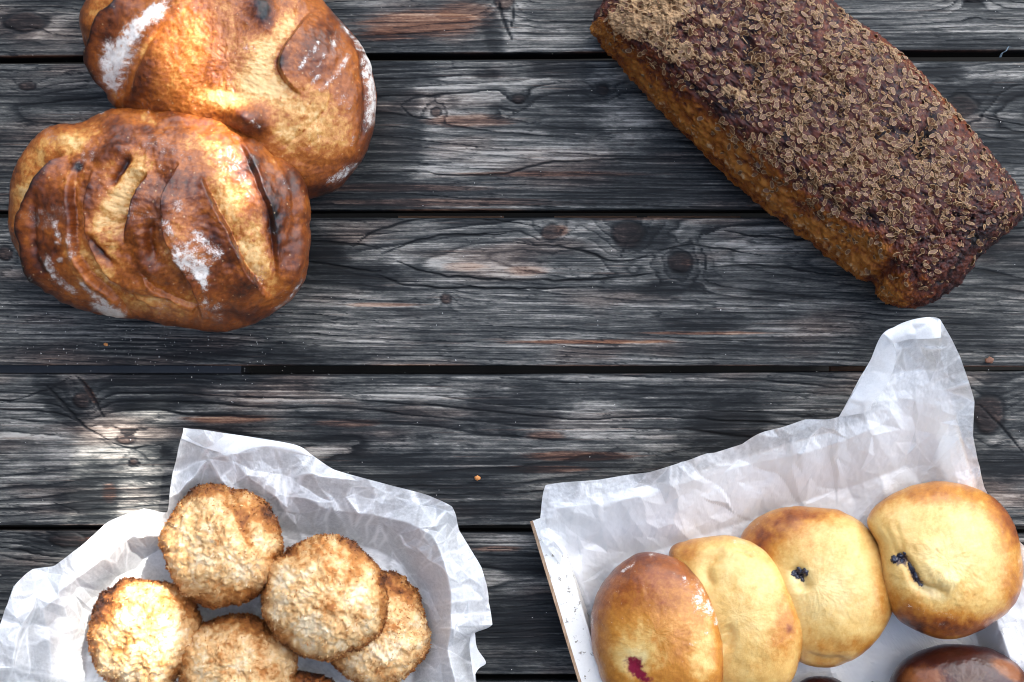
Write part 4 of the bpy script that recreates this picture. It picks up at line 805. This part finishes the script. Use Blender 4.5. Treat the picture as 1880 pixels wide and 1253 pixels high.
def p_b5(c):
    c.bake += .35 + .3 * fbm(c.px / 50, c.py / 50, 3, 3); c.tone(1850, 1230, 30, 12, -.9, 35); c.tone(1700, 1245, 40, 18, -.7)
bun('dark chocolate-brown glazed bun cut off at the bottom right corner', [(1632, 1270), (1650, 1222), (1700, 1190), (1760, 1182), (1830, 1196), (1890, 1240), (1915, 1300), (1880, 1370), (1770, 1400), (1670, 1370)], (1770, 1290), .066, .032, .008, 55, (0, 0), p_b5, M_dark)
bun('nearly hidden dark bun at the bottom edge between yellow bun and dark glazed bun', [(1440, 1290), (1470, 1250), (1505, 1241), (1545, 1252), (1570, 1290), (1545, 1340), (1480, 1350)], (1505, 1296), .040, .022, .008, 56, (0, 0), lambda c: c.__setattr__('bake', c.bake + .5), M_dark)
def p_b4(c):
    c.tone(1720, 905, 130, 24, .26, 5); c.tone(1850, 960, 26, 60, .32, -20); c.tone(1730, 1150, 130, 26, .45); c.tone(1660, 1130, 30, 50, .2, -30); c.tone(1860, 1090, 20, 60, .25); c.tone(1745, 1020, 70, 60, -.10)
    c.groove([(1640, 1015), (1665, 1035), (1690, 1075), (1745, 1092)], 9, .0045, .10); c.tone(1700, 1085, 34, 9, -.18, 20); c.ridge([(1690, 1030), (1730, 1060), (1760, 1075)], 16, .0028, -.12)
    c.h += .0010 * fbm(c.px / 12, c.py / 12, 3.3, 3, .6) * blob(c.px, c.py, 1740, 1060, 70, 60); c.bake += .12 * fbm(c.px / 8, c.py / 8, 5.3, 3) * blob(c.px, c.py, 1740, 1070, 80, 60)
    for pts in ([(1650, 1105), (1700, 1120), (1780, 1140)], [(1700, 1140), (1760, 1155)], [(1870, 1010), (1872, 1080)], [(1840, 905), (1870, 940)]): c.fl(pts, 7, .42)
    c.fill += .35 * blob(c.px, c.py, 1700, 1085, 26, 8, 30) + .9 * sst(.35, .7, blob(c.px, c.py, 1652, 1028, 15, 11, -20) + blob(c.px, c.py, 1680, 1060, 9, 26, -32) + .45 * fbm(c.px / 6, c.py / 6, 5.9, 3))
    c.groove([(1620, 960), (1635, 990), (1650, 1020)], 5, .0006, .02); c.groove([(1640, 955), (1652, 985), (1660, 1015)], 5, .0005, .02)
b4, *d4 = bun('large yellow bun with split crust and blueberry streak, furthest right in the tray', [(1592, 955), (1630, 912), (1690, 888), (1750, 886), (1810, 905), (1855, 950), (1876, 1020), (1874, 1085), (1845, 1130), (1790, 1162), (1730, 1172), (1680, 1158), (1642, 1128), (1620, 1080), (1612, 1010)], (1740, 1030), .092, .056, .009, 54, (-.02, -.05), p_b4, M_bunb)
berries(b4, 'blueberry', [(1643, 1029, 8), (1652, 1021, 7), (1660, 1017, 4), (1654, 1032, 5), (1668, 1041, 7), (1674, 1050, 8), (1681, 1062, 8), (1686, 1072, 4), (1691, 1078, 5)], d4, M_blue)
def p_b3(c):
    c.tone(1410, 975, 70, 30, .36, -20); c.tone(1480, 945, 60, 14, .26); c.tone(1620, 1100, 18, 70, .16); c.tone(1400, 1010, 26, 26, .22); c.tone(1530, 1090, 60, 60, -.13); c.tone(1560, 1190, 70, 20, .12)
    c.groove([(1452, 1040), (1470, 1062), (1478, 1090)], 12, .0055, .0); c.tone(1470, 1062, 18, 22, -.14); c.h += .0005 * fbm(c.px / 7, c.py / 7, 6, 3) * blob(c.px, c.py, 1530, 1080, 60, 60)
    c.fill += .9 * sst(.35, .75, blob(c.px, c.py, 1467, 1055, 16, 13) + .5 * fbm(c.px / 6, c.py / 6, 5.2, 3)); c.fl([(1362, 985), (1390, 960), (1420, 945)], 5, .45); c.groove([(1470, 1200), (1520, 1215), (1560, 1215)], 8, .002, .05)
b3, *d3 = bun('yellow bun with dark blueberry hole and brown upper side, between two yellow buns', [(1358, 992), (1385, 955), (1430, 935), (1480, 932), (1540, 938), (1590, 968), (1622, 1015), (1639, 1075), (1634, 1135), (1600, 1185), (1545, 1222), (1490, 1224), (1440, 1190), (1395, 1120), (1365, 1050)], (1500, 1075), .078, .042, .009, 53, (.22, -.03), p_b3, M_bunb)
berries(b3, 'blueberry', [(1456, 1054, 9), (1468, 1047, 10), (1480, 1052, 8), (1470, 1066, 6), (1462, 1062, 5)], d3, M_blue)
def p_b2(c):
    c.tone(1260, 1010, 26, 26, .20, -30); c.tone(1300, 990, 60, 12, .10); c.tone(1440, 1150, 24, 70, .20, 10); c.tone(1360, 1090, 60, 90, -.06); c.tone(1450, 1155, 8, 8, .15); c.tone(1385, 1078, 8, 6, .12)
    c.groove([(1330, 1010), (1300, 1035), (1298, 1060), (1312, 1085)], 12, .0035, .02); c.groove([(1345, 1005), (1370, 1016), (1382, 1022)], 3, .001, .06); c.groove([(1325, 1200), (1340, 1170), (1330, 1150)], 12, .003, -.03)
    c.fl([(1330, 992), (1370, 998), (1405, 1022)], 6, .5)
bun('plain pale yellow bun, second from the left in the tray, leaning on the blueberry bun', [(1228, 1015), (1262, 992), (1300, 986), (1350, 985), (1400, 1005), (1440, 1048), (1466, 1098), (1477, 1150), (1470, 1205), (1445, 1262), (1390, 1300), (1330, 1300), (1270, 1230), (1235, 1120)], (1355, 1130), .080, .044, .009, 52, (.26, -.02), p_b2)
def p_b1(c):
    c.bake += .31; c.tone(1150, 1050, 70, 50, .16, -30); c.tone(1230, 1040, 70, 20, .10, 25); c.tone(1210, 1140, 90, 20, -.06); c.tone(1180, 1200, 60, 50, -.20); c.tone(1290, 1200, 26, 70, -.24); c.tone(1150, 1190, 30, 60, -.06); c.tone(1105, 1110, 14, 70, .08)
    for pts, w_, a_ in (([(1136, 1052), (1152, 1042), (1172, 1034)], 4, .9), ([(1190, 1030), (1200, 1018), (1206, 1018)], 7, .75), ([(1250, 1068), (1275, 1075), (1300, 1090)], 15, .62), ([(1262, 1108), (1285, 1108), (1305, 1120), (1322, 1130)], 14, 1.0), ([(1312, 1152), (1320, 1130)], 6, .9), ([(1296, 1166), (1300, 1160)], 5, .8), ([(1264, 1185), (1280, 1175)], 6, .7), ([(1090, 1105), (1086, 1140), (1084, 1165)], 6, .8), ([(1250, 1060), (1262, 1062)], 6, .6)):
        c.fl(pts, w_, a_)
    c.flour += .42 * sst(.30, .5, fbm(c.px / 6, c.py / 6, 8, 2)) * blob(c.px, c.py, 1130, 1140, 50, 80, -20)
    c.fill += np.clip(sst(.30, .75, blob(c.px, c.py, 1162, 1221, 17, 19, -30) + .8 * blob(c.px, c.py, 1182, 1245, 20, 11, 20) + .5 * fbm(c.px / 7, c.py / 7, 5.5, 3)), 0, 1); c.tone(1160, 1215, 26, 24, -.25); c.h -= .002 * blob(c.px, c.py, 1165, 1228, 20, 20)
b1, *d1_ = bun('shiny brown bun with white flour marks and a raspberry spot, furthest left in the tray', [(1084, 1150), (1092, 1100), (1118, 1054), (1160, 1022), (1200, 1014), (1245, 1028), (1285, 1062), (1312, 1104), (1328, 1160), (1330, 1215), (1318, 1275), (1260, 1320), (1180, 1320), (1120, 1270), (1092, 1210)], (1208, 1165), .086, .050, .010, 51, (.24, -.02), p_b1)

# ------------------------------------------------------------------ crumbs, dust, a wisp of fluff
def crumb(x, y, z0, r, mat, label):
    u = np.linspace(0, np.pi, 9)[:, None]; v = np.linspace(0, 2 * np.pi, 12, endpoint=False)[None]
    V = np.stack([np.sin(u) * np.cos(v) * 1.3, np.sin(u) * np.sin(v), np.cos(u) * .6 + 0 * v], -1); V = V * (1 + .5 * pn(V[..., 0] * 1.7 + x, V[..., 1] * 1.7, V[..., 2] + y)[..., None]) * r * S
    V[..., 2] -= V[..., 2].min(); o = link('crumb', make_mesh('crumb', V.reshape(-1, 3), grid_quads(9, 12), mats=[mat]), None, loc=tuple(W(np.array(float(x)), np.array(float(y)), z0)))
    tag(o, label, 'crumb')
M_crumb = simple_mat('toasted_crumb', (.55, .22, .06), .7, 900, .4); M_crumb2 = simple_mat('dark_crumb', (.16, .07, .04), .7, 900, .4)
crumb(877, 878, .0004, 4.5, M_crumb, 'orange crumb on the dark plank above the gap between the papers')
crumb(1845, 632, .0004, 4, M_crumb2, 'dark crumb on the plank right of the tall paper corner') if False else None
crumb(195, 633, .0004, 3, M_crumb, 'tiny tan crumb on the plank below the ridged brown loaf')
crumb(1815, 662, .0004, 6, M_crumb2, 'dark crumb at the plank edge right of the tall paper corner')
M_dust = simple_mat('flour_specks', (.72, .70, .66), .9)
V, T4 = [], []
tet = np.array([[1, 0, 0], [-.5, .87, 0], [-.5, -.87, 0], [0, 0, .8]])
for k in range(420):
    x, y = rng.uniform(0, 1880), rng.uniform(0, 1250)
    if k < 150: x, y = rng.normal(300, 160), rng.normal(640, 30)
    r_ = rng.uniform(.5, 1.15) * S * (1.6 if rng.random() < .06 else 1)
    p = W(np.array(x), np.array(y), .0006); V.append(tet * r_ + p); T4.append(np.array([[0, 1, 3], [1, 2, 3], [2, 0, 3], [0, 2, 1]]) + 4 * k)
o = link('flour_dust', make_mesh('flour_dust', np.concatenate(V), None, np.concatenate(T4), mats=[M_dust], smooth=False)); tag(o, 'fine white flour dust scattered over the planks', 'dust', kind='stuff')
C_ = crom([(1836, 106, .001), (1840, 98, .003), (1847, 94, .004), (1852, 86, .003), (1858, 88, .001)], 24); V = []; r0 = .0006
for k, p in enumerate(C_):
    c0_ = W(p[0], p[1], p[2]); rr = r0 * (1.4 - k / 24)
    V += [c0_ + rr * np.array([math.cos(a_), 0, math.sin(a_)]) for a_ in np.arange(6) / 6 * 6.283]
o = link('thread', make_mesh('thread', np.array(V), grid_quads(24, 6), mats=[simple_mat('pale_thread', (.10, .14, .17), .8)])); tag(o, 'short pale blue thread caught at the plank gap beside the seeded loaf', 'thread')
